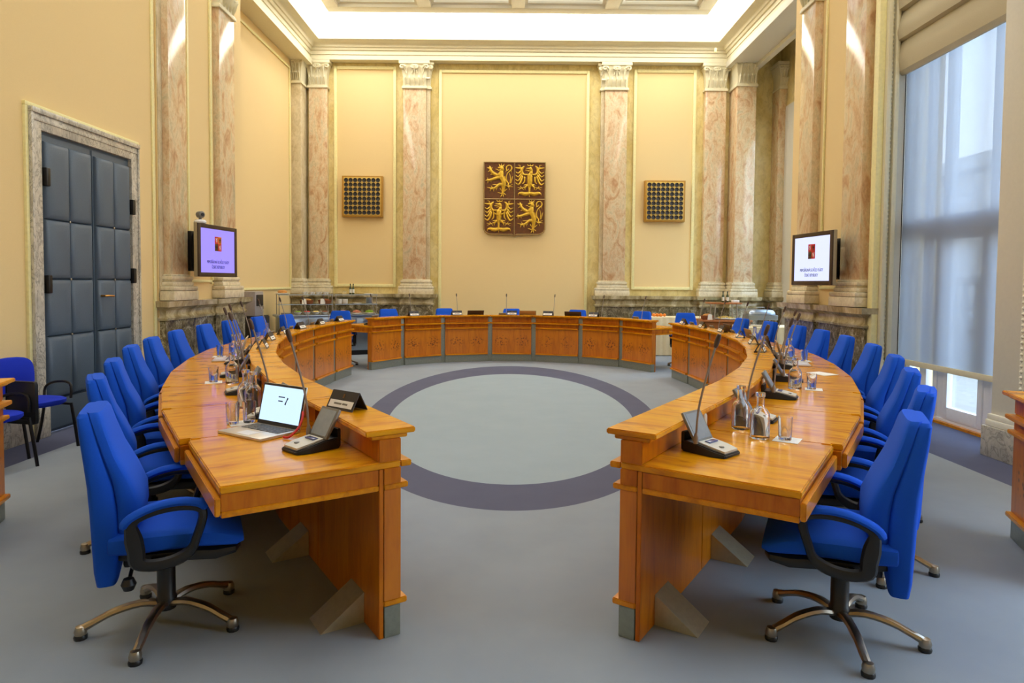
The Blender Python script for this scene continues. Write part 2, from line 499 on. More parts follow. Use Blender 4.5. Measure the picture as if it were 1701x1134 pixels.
b = BM(); box(b, -5.4, 5.0, -3.6, 15.8, -.1, 0); box(b, 5.0, 6.4, 10.6, 15.8, -.1, 0); struct('floor', b, M['carpet'])
b = BM(); box(b, -5.4, 6.6, YB, YB + .2, 0, 7.6); struct('wall_back', b, M['stucco'])
b = BM(); box(b, -5.2, -4.62, -3.6, 6.42, 0, 7.6); box(b, -5.2, -4.62, 8.06, 8.62, 0, 7.6); box(b, -5.2, -4.62, 6.42, 8.06, 3.02, 7.6)
box(b, -5.3, -5.02, 8.62, YB, 0, 7.6); struct('wall_left', b, M['wallpaper'])
b = BM(); box(b, -5.4, 6.6, -3.8, -3.6, 0, 7.6); struct('wall_rear', b, M['wallpaper'])
# right side: near pier, lintel over the window bay, far pier, aisle wall
b = BM(); box(b, 4.47, 5.1, 3.5, 6.05, 0, 7.6); struct('wall_right', b, M['wallpaper'])
b = BM(); box(b, 4.47, 5.1, -3.6, .9, 0, 7.6); struct('wall_right_rear', b, M['wallpaper'])
b = BM(); box(b, 4.6, 5.1, .9, 3.5, 5.2, 7.6); struct('wall_right_lintel', b, M['wallpaper'])
b = BM(); box(b, 4.98, 5.2, 6.05, 8.25, 4.9, 7.6); struct('wall_lintel', b, M['wallpaper'])
b = BM(); box(b, 4.52, 5.3, 8.25, 10.8, 0, 7.6); struct('wall_pier', b, M['wallpaper'])
b = BM(); box(b, 5.3, 6.4, 10.6, 10.8, 0, 7.6); struct('wall_end', b, M['facade'])
b = BM(); box(b, 6.2, 6.4, 14.55, YB, 0, 7.6); box(b, 6.2, 6.4, 10.8, 11.2, 0, 7.6); box(b, 6.2, 6.4, 11.2, 14.55, 5.3, 7.6); box(b, 6.2, 6.4, 11.2, 14.55, 0, .5)
struct('wall_aisle', b, M['stucco'])

# ceiling: luminous cove strip round a coffered field
b = BM()
box(b, -5.2, -3.8, 1.0, YB, 7.32, 7.45); box(b, 3.95, 5.2, 1.0, YB, 7.32, 7.45); box(b, -3.8, 3.95, 14.1, YB, 7.32, 7.45)
struct('ceiling', b, M['ceil'], smooth=False)
b = BM(); box(b, -5.2, 5.2, -3.6, 1.0, 7.32, 7.45); struct('ceiling_rear', b, M['plainceil'], smooth=False)
coff = trim()
b = BM()
xs = [-3.8 + i * (7.75 / 4) for i in range(5)]; ys = [1.5 + i * (12.6 / 5) for i in range(6)]
for x in xs: box(b, x - .14, x + .14, 1.4, 14.2, 7.24, 7.5, .02)
for y in ys: box(b, -3.94, 4.09, y - .14, y + .14, 7.235, 7.49, .02)
obj('beam_grid', b, M['white'], coff)
b = BM()
for i in range(4):
    for j in range(5):
        x0, x1, y0, y1 = xs[i] + .14, xs[i + 1] - .14, ys[j] + .14, ys[j + 1] - .14
        for d, z in ((.0, 7.3), (.12, 7.36)):
            mould(b, [(x0 + d, y0 + d), (x1 - d, y0 + d), (x1 - d, y1 - d), (x0 + d, y1 - d)], [(0, z), (.06, z + .02), (.06, z + .06), (0, z + .06)], True)
obj('coffer_moulding', b, M['white'], coff)
b = BM(); box(b, -3.9, 4.05, 1.4, 14.2, 7.46, 7.52); obj('coffer_panel', b, M['coffer'], coff)
b = BM(); box(b, 5.3, 6.5, 10.7, YB, 7.1, 7.2); struct('ceiling_aisle', b, M['reveal'])

# entablature and cornice around the room
corn = trim()
path = [(-4.7, -3.5), (-4.7, 15.38), (4.9, 15.38), (4.9, -3.5)]
prof = [(-.42, 6.62), (.03, 6.62), (.03, 6.72), (.05, 6.73), (.05, 6.81), (.08, 6.82), (.10, 6.87), (.13, 6.875), (.14, 6.9), (.17, 6.93), (.22, 6.955), (.29, 6.97), (.31, 6.99), (.31, 7.04), (.25, 7.05), (-.42, 7.3)]
b = BM(); mould(b, [(x, y) for x, y in reversed(path)], prof); obj('cornice', b, M['cream'], corn)
b = BM()
for x in (-4.68,): box(b, -5.05, -4.62, 8.6, 15.4, 6.5, 6.64)
obj('soffit', b, M['cream'], corn)
b = BM(); box(b, 4.85, 5.5, 10.7, 15.5, 6.5, 6.64, .01); box(b, 5.42, 5.55, 10.7, 15.5, 6.42, 7.1, .01); obj('soffit', b, M['reveal'], corn)

# framed wallpaper panels of the back wall
def wall_panel_back(x0, x1, z0, z1):
    t = trim()
    b = BM(); box(b, x0, x1, YB - .012, YB, z0, z1); obj('wallpaper_panel', b, M['wallpaper'], t)
    b = BM()
    for a0, a1, c0, c1 in ((x0 - .04, x0 + .03, z0 - .04, z1 + .04), (x1 - .03, x1 + .04, z0 - .04, z1 + .04), (x0 + .03, x1 - .03, z1 - .03, z1 + .04), (x0 + .03, x1 - .03, z0 - .04, z0 + .03)):
        box(b, a0, a1, YB - .045, YB, c0, c1, .012)
    obj('panel_frame', b, M['paleyellow'], t)
wall_panel_back(-1.70, 1.72, .04, 6.44)
wall_panel_back(-4.14, -2.77, 1.47, 6.5)
wall_panel_back(2.83, 4.2, 1.46, 6.48)

# panel frames on the left wall
def frame_left(X, y0, y1, z0, z1):
    t = trim()
    b = BM()
    for a0, a1, c0, c1 in ((y0 - .03, y0 + .02, z0 - .03, z1 + .03), (y1 - .02, y1 + .03, z0 - .03, z1 + .03), (y0 + .02, y1 - .02, z1 - .02, z1 + .03), (y0 + .02, y1 - .02, z0 - .03, z0 + .02)):
        box(b, X, X + .03, a0, a1, c0, c1, .008)
    obj('panel_frame', b, M['paleyellow'], t)
frame_left(-5.02, 11.75, 14.95, 1.4, 6.3)
b = BM(); box(b, -4.62, -4.60, 8.52, 8.58, .1, 6.6, .006); trim(b, M['paleyellow'])
b = BM(); box(b, -4.62, -4.585, 8.63, 8.73, 1.28, 6.6, .006); trim(b, M['palemarble'])

# ---- pilasters
def capital(bm, x0, x1, yf, yb, z0, z1):
    """leafy capital on a pilaster front facing -Y, between z0 and z1"""
    h = z1 - z0; w_ = x1 - x0; cx = (x0 + x1) / 2
    box(bm, x0 - .03, x1 + .03, yf - .03, yb, z0, z0 + .05, .012)
    box(bm, x0 - .015, x1 + .015, yf - .015, yb, z0 + .05, z0 + .075, .006)
    rs = []
    for t, g in ((.1, 0), (.45, .005), (.7, .03), (.84, .07)):
        rs.append([Vector((x0 - g, yf - g, z0 + h * t)), Vector((x1 + g, yf - g, z0 + h * t)), Vector((x1 + g, yb, z0 + h * t)), Vector((x0 - g, yb, z0 + h * t))])
    rings(bm, rs)
    box(bm, x0 - .09, x1 + .09, yf - .09, yb, z0 + h * .88, z1, .012)
    box(bm, x0 - .06, x1 + .06, yf - .06, yb, z0 + h * .83, z0 + h * .89, .01)
    n = 5
    for i in range(n):                                              # lower leaves
        x = x0 + w_ * (i + .5) / n
        tube(bm, [(x, yf - .004, z0 + .07), (x, yf - .02, z0 + h * .22), (x, yf - .04, z0 + h * .36), (x, yf - .085, z0 + h * .40), (x, yf - .09, z0 + h * .35)], [(.012, .01), (w_ / n * .36, .014), (w_ / n * .45, .016), (w_ / n * .34, .014), (.012, .01)], 8)
    for i in range(3):                                              # upper stems
        x = x0 + w_ * (i + .5) / 3
        tube(bm, [(x, yf - .012, z0 + h * .4), (x, yf - .03, z0 + h * .6), (x, yf - .07, z0 + h * .76)], [.012, .018, .032], 6)
    for s, xc in ((-1, x0), (1, x1), (-1, cx - .02), (1, cx + .02)):  # volutes
        q = [(xc + s * (.05 - .07 * math.cos(a) * (1 - a / 9)) - s * .04, yf - .075, z0 + h * .77 + .05 * math.sin(a) * (1 - a / 9)) for a in [k * .55 for k in range(11)]]
        tube(bm, q, .021, 6)
        tube(bm, [(xc + s * -.08, yf - .03, z0 + h * .55), (xc + s * -.05, yf - .05, z0 + h * .7), (xc + s * .0, yf - .075, z0 + h * .82)], .013, 6)

def base_m(bm, x0, x1, yf, yb, z0):
    for g, a, c in ((.1, 0, .13), (.095, .13, .19), (.055, .19, .25), (.035, .25, .27), (.05, .27, .325), (.02, .325, .35)):
        box(bm, x0 - g, x1 + g, yf - g, yb, z0 + a, z0 + c, min(.022, (c - a) * .35))

def pilaster_back(x0, x1, yf, bx0=None, bx1=None):
    t = trim()
    b = BM(); box(b, x0, x1, yf, YB, 1.6, 6.02, .012); obj('shaft', b, M['pink'], t)
    if bx0 is not None:
        b = BM(); box(b, bx0, bx1, yf + .05, YB, 1.6, 6.02, .008); obj('backing_shaft', b, M['palemarble'], t)
    b = BM(); base_m(b, min(x0, bx0 if bx0 is not None else x0), max(x1, bx1 if bx1 is not None else x1), yf, YB, 1.27); obj('base', b, M['whitemarble'], t)
    b = BM(); capital(b, x0, x1, yf, YB, 6.0, 6.62)
    if bx0 is not None: capital(b, bx0, bx1, yf + .05, YB, 6.0, 6.62)
    obj('capital', b, M['cream'], t)
pilaster_back(-2.55, -2.02, 15.44, -2.02, -1.93)
pilaster_back(2.1, 2.62, 15.44, 2.02, 2.1)
pilaster_back(-4.73, -4.31, 15.44)
pilaster_back(4.42, 4.9, 15.44)
def pier(x0, x1, yf, m='pink'):
    t = trim()
    b = BM(); box(b, x0, x1, yf, YB, 1.6, 6.02, .012); obj('shaft', b, M[m], t)
    b = BM(); base_m(b, x0, x1, yf, YB, 1.27); obj('base', b, M['whitemarble'], t)
    b = BM(); capital(b, x0, x1, yf, YB, 6.0, 6.62); obj('capital', b, M['cream'], t)
pier(-5.02, -4.8, 15.1, 'palemarble')
pier(5.02, 5.45, 15.05)
t = trim()
b = BM(); box(b, 6.02, 6.2, 15.2, YB, 1.6, 6.0, .01); obj('shaft', b, M['pink'], t)
b = BM(); base_m(b, 6.02, 6.2, 15.2, YB, 1.27); obj('base', b, M['whitemarble'], t)
b = BM(); capital(b, 6.04, 6.2, 15.2, YB, 6.0, 6.6); obj('capital', b, M['cream'], t)

# ---- dado along the back wall (profile offset to the left of travel)
DP = [(-.12, 0), (.03, 0), (.03, .12), (.0, .14), (.0, 1.0), (.02, 1.01), (.03, 1.05), (.01, 1.07), (.0, 1.09), (.01, 1.15), (.05, 1.18), (.09, 1.2), (.1, 1.27), (-.12, 1.27)]
def dado(path):
    t = trim()
    lo = [(-.12, 0), (.03, 0), (.03, .12), (0, .14), (0, 1.02), (-.12, 1.02)]
    hi = [(-.12, 1.02), (.025, 1.02), (.035, 1.05), (.01, 1.07), (0, 1.09), (.01, 1.15), (.05, 1.18), (.09, 1.2), (.1, 1.275), (-.12, 1.275)]
    b = BM(); mould(b, path, lo); obj('panelled_body', b, M['dado'], t)
    b = BM(); mould(b, path, hi); obj('top_moulding', b, M['dadotop'], t)
dado([(-1.84, 15.5), (-1.84, 15.36), (-2.62, 15.36), (-2.62, 15.48), (-4.3, 15.48), (-4.3, 15.36), (-4.76, 15.36), (-4.76, 15.02), (-5.0, 15.02)])
dado([(1.94, 15.5), (1.94, 15.36), (2.7, 15.36), (2.7, 15.48), (4.36, 15.48), (4.36, 15.36), (4.92, 15.36), (4.92, 14.97), (5.52, 14.97), (5.52, 15.48), (5.95, 15.48), (5.95, 15.15), (6.18, 15.15)][::-1])

# ---- left pier with two pilasters (under and beside the screen)
def rot_face(bm, X, side):
    """turn geometry modelled facing -Y at y=0, x along -> onto the plane x=X; side=+1 faces +X (left wall), -1 faces -X"""
    if side > 0: m = Matrix(((0, -1, 0, X), (1, 0, 0, 0), (0, 0, 1, 0), (0, 0, 0, 1)))
    else: m = Matrix(((0, 1, 0, X), (-1, 0, 0, 0), (0, 0, 1, 0), (0, 0, 0, 1)))
    xform(bm, m)
def side_pilaster(X, y0, y1, side, dep=.1):
    t = trim()
    a, c = (y0, y1) if side > 0 else (-y1, -y0)
    b = BM(); box(b, a, c, -dep, .05, 1.6, 5.75, .01); rot_face(b, X, side); obj('shaft', b, M['pink'], t)
    b = BM(); base_m(b, a, c, -dep, .05, 1.28); rot_face(b, X, side); obj('base', b, M['whitemarble'], t)
    b = BM(); capital(b, a, c, -dep, .05, 5.7, 6.4); rot_face(b, X, side); obj('capital', b, M['cream'], t)
# left pier block
b = BM(); box(b, -5.02, -4.6, 8.62, 11.3, 0, 6.62); trim(b, M['wallpaper'])
b = BM()
for a0, a1, c0, c1 in ((9.38, 9.43, 1.5, 6.4), (10.1, 10.16, 1.5, 6.4), (9.38, 10.16, 1.52, 1.56)): box(b, -4.6, -4.57, a0, a1, c0, c1, .008)
trim(b, M['paleyellow'])
side_pilaster(-4.6, 8.73, 9.21, 1); side_pilaster(-4.6, 10.25, 10.8, 1)
dado([(-4.62, 8.64), (-4.52, 8.64), (-4.52, 9.45), (-4.55, 9.45), (-4.55, 10.1), (-4.52, 10.1), (-4.52, 11.2), (-4.98, 11.2)][::-1])
# right pier
b = BM()
for a0, a1, c0, c1 in ((9.0, 9.03, 1.5, 6.4), (9.68, 9.71, 1.5, 6.4), (9.0, 9.7, 1.5, 1.54)): box(b, 4.49, 4.52, a0, a1, c0, c1, .008)
trim(b, M['paleyellow'])
side_pilaster(4.5, 8.42, 8.92, -1); side_pilaster(4.5, 9.85, 10.3, -1)
dado([(4.55, 8.28), (4.42, 8.28), (4.42, 8.98), (4.46, 8.98), (4.46, 9.7), (4.42, 9.7), (4.42, 10.72), (4.9, 10.72)])

# ---- door of the left wall
door = struct('door_1')
b = BM()
for i, (y0, y1) in enumerate(((6.36, 6.48), (8.0, 8.12))): box(b, -4.66, -4.575, y0, y1, 0, 3.14, .004)
box(b, -4.66, -4.575, 6.48, 8.0, 2.99, 3.14, .004)
box(b, -4.6, -4.56, 6.33, 6.36, 0, 3.14, .006); box(b, -4.6, -4.56, 8.12, 8.15, 0, 3.14, .006); box(b, -4.6, -4.55, 6.33, 8.15, 3.14, 3.19, .008)
box(b, -4.58, -4.565, 6.36, 8.12, 3.07, 3.1, .006)
for y in (6.42, 8.06): box(b, -4.6, -4.545, y - .075, y + .075, 0, .3, .012)
obj('door_surround', b, M['doormarble'], door)
b = BM()
for y0, y1, z0, z1 in ((6.29, 6.33, 0, 3.19), (8.15, 8.19, 0, 3.19), (6.29, 8.19, 3.19, 3.23)): box(b, -4.63, -4.59, y0, y1, z0, z1, .008)
obj('outer_moulding', b, M['paleyellow'], door)
b = BM(); box(b, -4.69, -4.62, 6.48, 8.0, .02, 2.99)
obj('door_backing', b, M['doorframe'], door)
def door_leaf(y0, y1):
    b = BM(); box(b, -4.66, -4.61, y0, y1, .02, 2.96, .006); leaf = obj('door_leaf', b, M['doorframe'], door)
    zs = [.1, .3, 1.03, 1.72, 2.28, 2.9]
    zs = [.12, .72, 1.29, 1.87, 2.9]
    ym = (y0 + y1) / 2
    b = BM()
    zs = [.36, .98, 1.55, 2.14, 2.9]
    for i in range(4):
        for a, c in ((y0 + .02, ym), (ym, y1 - .02)):
            rs = []
            for d, x in ((0, -4.612), (.004, -4.59), (.018, -4.572), (.05, -4.562), (.12, -4.558)):
                rs.append([Vector((x, a + d, zs[i] + d)), Vector((x, c - d, zs[i] + d)), Vector((x, c - d, zs[i + 1] - d)), Vector((x, a + d, zs[i + 1] - d))])
            rings(b, rs)
    box(b, -4.61, -4.585, y0 + .02, y1 - .02, .05, .34, .01)
    obj('padding', b, M['doorpad'], leaf)
    b = BM()
    for z in zs[1:4]:
        lathe(b, [(.0, 0), (.014, 0), (.012, .01), (0, .014)], 8)
        xform(b, Matrix.Translation((-4.585, ym, z)) @ Matrix.Rotation(PI / 2, 4, 'Y'), b.verts[-32:])
    obj('stud', b, M['chrome'], leaf)
    return leaf
l1 = door_leaf(6.5, 7.26); l2 = door_leaf(7.3, 7.98)
b = BM(); tube(b, [(-4.57, 7.36, 1.37), (-4.52, 7.36, 1.37), (-4.51, 7.4, 1.37), (-4.51, 7.5, 1.365)], .011, 8); obj('door_handle', b, M['brass'], l2)
for y, z in ((6.53, 2.55), (6.53, 1.5), (8.0, 2.42), (8.0, 1.6)):
    b = BM(); box(b, -4.6, -4.545, y - .03, y + .03, z - .09, z + .09, .012); obj('hinge_cover', b, M['blackm'], door)
# baseboards
b = BM(); box(b, -4.62, -4.57, -3.5, 6.28, 0, .3, .012); struct('baseboard_left', b, M['doormarble'])

# ---- near right casing, window 1
t = trim()
b = BM(); box(b, 4.42, 4.5, 5.62, 6.06, .3, 6.6, .012); obj('casing', b, M['reveal'], t)
b = BM(); box(b, 4.40, 4.44, 5.66, 5.72, .3, 6.6, .012)
obj('bead_strip', b, M['white'], t)
b = BM()
for k in range(120):
    z = .42 + k * .05
    lathe(b, [(0, -.02), (.012, -.012), (.017, 0), (.012, .012), (0, .02)], 6, (4.4, 5.69, z))
obj('bead', b, M['white'], t)
b = BM(); box(b, 4.38, 4.52, 5.6, 6.08, .28, .34, .015); box(b, 4.39, 4.52, 5.61, 6.07, .34, .39, .012); obj('base_moulding', b, M['white'], t)
b = BM(); box(b, 4.36, 4.52, 5.58, 6.1, 0, .28, .01); obj('plinth', b, M['doormarble'], t)
# far jamb of the window bay, facing the camera
t = trim()
b = BM(); box(b, 4.52, 4.98, 8.2, 8.3, 0, 6.6); obj('reveal_face', b, M['reveal'], t)
b = BM(); box(b, 4.45, 4.53, 8.19, 8.3, 0, 6.6, .01); obj('yellow_strip', b, M['paleyellow'], t)
b = BM(); box(b, 4.53, 4.59, 8.14, 8.24, .0, 6.6, .02); box(b, 4.63, 4.69, 8.15, 8.24, .0, 6.6, .02); obj('casing', b, M['cream'], t)
b = BM()
for k in range(120):
    z = .2 + k * .053
    lathe(b, [(0, -.02), (.011, -.012), (.015, 0), (.011, .012), (0, .02)], 6, (4.61, 8.185, z))
obj('bead', b, M['cream'], t)

win = struct('window_1')
WX = 4.9
b = BM()
for y0, y1 in ((6.0, 6.12), (6.72, 6.84), (7.46, 7.58), (7.84, 7.92), (8.12, 8.22)): box(b, WX, WX + .08, y0, y1, .03, 5.0, .008)
for z0, z1 in ((.0, .06), (2.16, 2.36), (4.85, 5.0)): box(b, WX - .01, WX + .09, 6.0, 8.22, z0, z1, .008)
obj('window_frame', b, M['winframe'], win)
b = BM()
for y0, y1 in ((6.84, 7.46), (6.12, 6.72), (7.58, 7.84)):
    for a, c, z0, z1 in ((y0, y0 + .07, .06, 2.16), (y1 - .07, y1, .06, 2.16), (y0 + .07, y1 - .07, .06, .2), (y0 + .07, y1 - .07, 2.08, 2.16)): box(b, WX - .015, WX + .05, a, c, z0, z1, .008)
obj('sash', b, M['winframe'], win)
b = BM(); box(b, WX + .035, WX + .043, 6.05, 8.15, .06, 4.9); obj('pane', b, M['thin'], win)
b = BM(); tube(b, [(WX - .02, 6.875, 1.1), (WX - .06, 6.875, 1.1), (WX - .06, 6.98, 1.1)], .011, 8); obj('window_handle', b, M['chrome'], win)
b = BM(); box(b, 4.84, 4.9, 6.05, 8.2, 0, .03); struct('trim_%d' % (TN[0] + 1), b, M['wood_edge']); TN[0] += 1
# roller blind
rb = thing('roller_blind', 'grey translucent roller blind pulled most of the way down the tall window', 'blind', (4.8, 7.2, 0))
b = BM(); box(b, -.003, .003, -1.0, .99, .66, 5.2); obj('blind_fabric', b, M['blind'], rb)
b = BM(); box(b, -.014, .014, -1.0, .99, .60, .665, .006); obj('hem_bar', b, M['cream'], rb)
b = BM(); tube(b, [(-.01, 1.0, .05), (-.01, 1.0, 5.1)], .006, 6); obj('guide_cable', b, M['blackm'], rb)
b = BM(); tube(b, [(0, -1.0, 5.2), (0, .99, 5.2)], .04, 12); obj('roller', b, M['cream'], rb)
# roman shade
b = BM()
zp = [(4.12, .0), (4.16, -.05), (4.3, -.075), (4.46, -.045), (4.52, -.02), (4.53, -.085), (4.62, -.1), (4.8, -.06), (4.88, -.02), (4.89, -.09), (5.0, -.1), (5.2, -.06), (5.3, -.02), (5.31, -.09), (5.5, -.1), (5.7, -.05), (6.4, -.03)]
rs = []
for y in (-1.06, -.5, 0, .5, 1.06):
    rs.append([Vector((x, y, z)) for z, x in zp] + [Vector((x + .03, y, z)) for z, x in reversed(zp)])
rings(b, rs)
rsd = obj('roman_shade', b, M['roman'], None, (4.74, 7.22, 0))
tag(rsd, 'beige folded roman shade gathered above the grey roller blind', 'shade')
# added tall window beside the camera, out of view, as a daylight source
win_added = struct('window_added')
b = BM()
for y0, y1 in ((.9, 1.0), (1.7, 1.78), (2.6, 2.68), (3.4, 3.5)): box(b, 4.9, 4.98, y0, y1, .03, 5.2, .008)
for z0, z1 in ((0, .1), (2.16, 2.36), (5.1, 5.2)): box(b, 4.89, 4.99, .9, 3.5, z0, z1, .008)
obj('window_frame', b, M['winframe'], win_added)
b = BM(); box(b, 4.935, 4.943, .95, 3.45, .06, 5.15); obj('pane', b, M['thin'], win_added)
# far window of the aisle
win2 = struct('window_2')
b = BM()
arc = []
for k in range(13):
    a = PI * k / 12
    arc.append((12.85 + 1.55 * math.cos(a), 3.6 + 1.5 * math.sin(a)))
pts = [(14.4, .5)] + arc + [(11.3, .5)]
tube(b, [(6.2, y, z) for y, z in pts], [(.05, .05)] * len(pts), 8); obj('window_frame', b, M['winframe'], win2)
b = BM(); box(b, 6.24, 6.25, 11.2, 14.55, .5, 5.3); obj('pane', b, M['thin'], win2)
b = BM()
for y in (12.1, 13.6): box(b, 6.2, 6.26, y - .04, y + .04, .5, 5.2)
box(b, 6.2, 6.26, 11.2, 14.55, 2.3, 2.42); obj('glazing_bar', b, M['winframe'], win2)
b = BM(); 
rs = [[Vector((6.17, y, z)) for y, z in ((14.38, .5), (15.2, .5), (15.2, 5.6), (14.38, 5.6))], [Vector((6.2, y, z)) for y, z in ((14.38, .5), (15.2, .5), (15.2, 5.6), (14.38, 5.6))]]
rings(b, rs); obj('side_reveal', b, M['reveal'], win2)

# ---- outside the windows
b = BM(); box(b, 5.0, 30, -20, 40, -.4, -.03); struct('trim_%d' % (TN[0] + 1), b, M['pavement']); TN[0] += 1
fac = thing('building_facade', 'pale stone building facade outside the tall window', 'building', (13, 18, -.03))
b = BM(); box(b, 0, 1, -14, 14, 0, 5.0); obj('facade_wall', b, M['facade'], fac)
for y in range(-12, 14, 3):
    b = BM(); box(b, -.3, 0, y - .35, y + .35, 0, 4.8, .02); obj('facade_pilaster', b, M['facade'], fac)
b = BM(); box(b, -.45, 0, -14, 14, 4.8, 5.2, .03); box(b, -.35, 0, -14, 14, 0, .9, .03); obj('facade_ledge', b, M['facade'], fac)
b = BM()
box(b, 0, .2, -1.4, 1.6, 0, 1.0, .02)
for k in range(9): lathe(b, [(.05, 0), (.09, .2), (.04, .5), (.07, .62)], 10, (.1, -1.25 + k * .34, 1.0))
box(b, -.04, .24, -1.4, 1.6, 1.62, 1.78, .02)
tag(obj('balustrade', b, M['facade'], None, (8.6, 12.6, -.03)), 'low pale stone terrace balustrade seen under the roller blind', 'balustrade')

# ------------------------------------------------------------------ conference desks
def catmull(pts, n=20):
    return [(p.x, p.y) for p in smooth_pts([(x, y, 0) for x, y in pts], n)]

def resample(pts, ss):
    d = [0]
    for i in range(1, len(pts)): d.append(d[-1] + math.dist(pts[i], pts[i - 1]))
    out = []
    for s in ss:
        s = min(s, d[-1])
        for i in range(1, len(pts)):
            if d[i] >= s - 1e-9:
                t = (s - d[i - 1]) / max(1e-9, d[i] - d[i - 1])
                out.append((pts[i - 1][0] + (pts[i][0] - pts[i - 1][0]) * t, pts[i - 1][1] + (pts[i][1] - pts[i - 1][1]) * t)); break
    return out, d[-1]

class Desk:
    """modules along an inner face line; offsets are measured outwards from that face"""
    def __init__(s, root, P, side, ends):
        s.root = root; s.P = [Vector(p) for p in P]; s.side = side; s.n = len(P) - 1
        nr = []
        for i in range(s.n):
            d = (s.P[i + 1] - s.P[i]).normalized()
            nr.append(Vector((d.y, -d.x)) * side)
        s.nr = nr; s.N = []
        for i in range(s.n + 1):
            a = nr[max(0, i - 1)]; c = nr[min(s.n - 1, i)]
            m = a + c; s.N.append(m / m.dot(a))
    def frame(s, k):
        n = s.nr[k]; mid = (s.P[k] + s.P[k + 1]) / 2
        return mid, math.atan2(-n.x, n.y)          # local +y points outwards
    def pt(s, k, u, off):
        """world xy at fraction u along module k, offset outwards"""
        a = s.P[k] + s.N[k] * off; c = s.P[k + 1] + s.N[k + 1] * off
        return a + (c - a) * u
    def quad(s, name, k, o0, o1, z0, z1, mat, t0=0, t1=0, bev=.004, parent=None, notch=0, oz=None):
        mid, rz = s.frame(k)
        R = Matrix.Rotation(-rz, 2)
        def P(e, o, t):
            i = k + e; p = s.P[i] + s.N[i] * o
            d = (s.P[k + 1] - s.P[k]).normalized()
            return p + d * (t if e == 0 else -t)
        if notch:
            c = [P(0, o0, t0), P(1, o0, t1)]
            c += [P(1, o1, t1)] if k == s.n - 1 else [P(1, o1 - notch, t1), P(1, o1 - notch, t1 + .022), P(1, o1, t1 + .022)]
            c += [P(0, o1, t0)] if k == 0 else [P(0, o1, t0 + .022), P(0, o1 - notch, t0 + .022), P(0, o1 - notch, t0)]
        else:
            c = [P(0, o0, t0), P(1, o0, t1), P(1, o1, t1), P(0, o1, t0)]
        zc = (z0 + z1) / 2
        b = BM(); prism(b, [tuple(R @ (q - mid)) for q in c], z0 - zc, z1 - zc, bev)
        loc = Vector((mid.x, mid.y, zc))
        if parent is not None: loc = loc - parent.location; rr = 0
        o = obj(name, b, mat, parent or s.root)
        if parent is not None:
            o.matrix_parent_inverse = Matrix.Identity(4)
            o.location = Matrix.Rotation(-parent.rotation_euler.z, 3, 'Z') @ loc
            o.rotation_euler = (0, 0, rz - parent.rotation_euler.z)
        else:
            o.location = loc; o.rotation_euler = (0, 0, rz)
        return o
    def build(s, depth, first_depth=None, ends=(True, True)):
        g = .045
        for k in range(s.n):
            e0 = k == 0; e1 = k == s.n - 1
            D = first_depth if (k == 0 and first_depth) else depth
            a = .0 if e0 else g; c = .0 if e1 else g
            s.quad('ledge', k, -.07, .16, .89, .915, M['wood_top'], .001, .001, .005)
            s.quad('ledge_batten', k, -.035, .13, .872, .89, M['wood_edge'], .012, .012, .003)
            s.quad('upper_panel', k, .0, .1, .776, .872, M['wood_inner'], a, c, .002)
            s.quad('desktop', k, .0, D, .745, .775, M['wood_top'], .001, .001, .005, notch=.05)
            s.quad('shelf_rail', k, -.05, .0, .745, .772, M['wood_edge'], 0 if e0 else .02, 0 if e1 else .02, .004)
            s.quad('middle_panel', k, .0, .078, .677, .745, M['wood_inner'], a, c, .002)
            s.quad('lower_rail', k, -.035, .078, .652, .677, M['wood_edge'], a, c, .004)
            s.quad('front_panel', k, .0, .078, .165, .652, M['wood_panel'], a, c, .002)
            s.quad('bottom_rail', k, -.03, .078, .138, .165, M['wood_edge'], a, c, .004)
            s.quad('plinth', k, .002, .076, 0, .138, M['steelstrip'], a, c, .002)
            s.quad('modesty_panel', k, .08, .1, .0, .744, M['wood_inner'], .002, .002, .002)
            if not e1:
                d = (s.P[k + 1] - s.P[k]).normalized(); d2 = (s.P[k + 2] - s.P[k + 1]).normalized()
                dd = (d + d2).normalized(); n = (s.nr[k] + s.nr[k + 1]).normalized()
                p = s.P[k + 1] + n * .03
                b = BM(); box(b, -.046, .046, -.02, .03, -.436, .436, .003)
                obj('metal_strip', b, M['steelstrip'], s.root, (p.x, p.y, .436), math.atan2(-n.x, n.y))
            # drawer unit
            s.quad('drawer', k, D - .004, D + .018, .66, .732, M['wood_edge'], 0 if e0 else .03, 0 if e1 else .03, .004)
            s.quad('apron', k, .102, D - .005, .675, .744, M['wood_inner'], .004, .004, .002)
            s.quad('apron_rail', k, .102, D - .005, .652, .675, M['wood_edge'], .0, .0, .003)
            # wedge foot of folded metal plate
            mid, rz = s.frame(k)
            b = BM()
            w2 = .085; h_, l_ = .14, .2
            tri = [(0, 0), (l_, 0), (0, h_)]
            va = [b.verts.new((-w2, y, z)) for y, z in tri]; vb = [b.verts.new((w2, y, z)) for y, z in tri]
            b.faces.new(va); b.faces.new(list(reversed(vb)))
            for i in range(3): b.faces.new((va[i], va[(i + 1) % 3], vb[(i + 1) % 3], vb[i]))
            q = s.pt(k, .3, .101)
            obj('wedge_foot', b, M['wedge'], s.root, (q.x, q.y, 0), rz, smooth=False)

inner_ctrl = [(.42, 2.90), (.81, 3.50), (1.21, 4.11), (1.51, 4.62), (1.89, 5.38), (2.20, 6.15), (2.47, 7.04), (2.61, 7.68), (2.69, 8.38), (2.73, 9.2), (2.69, 10.1), (2.60, 11.0)]
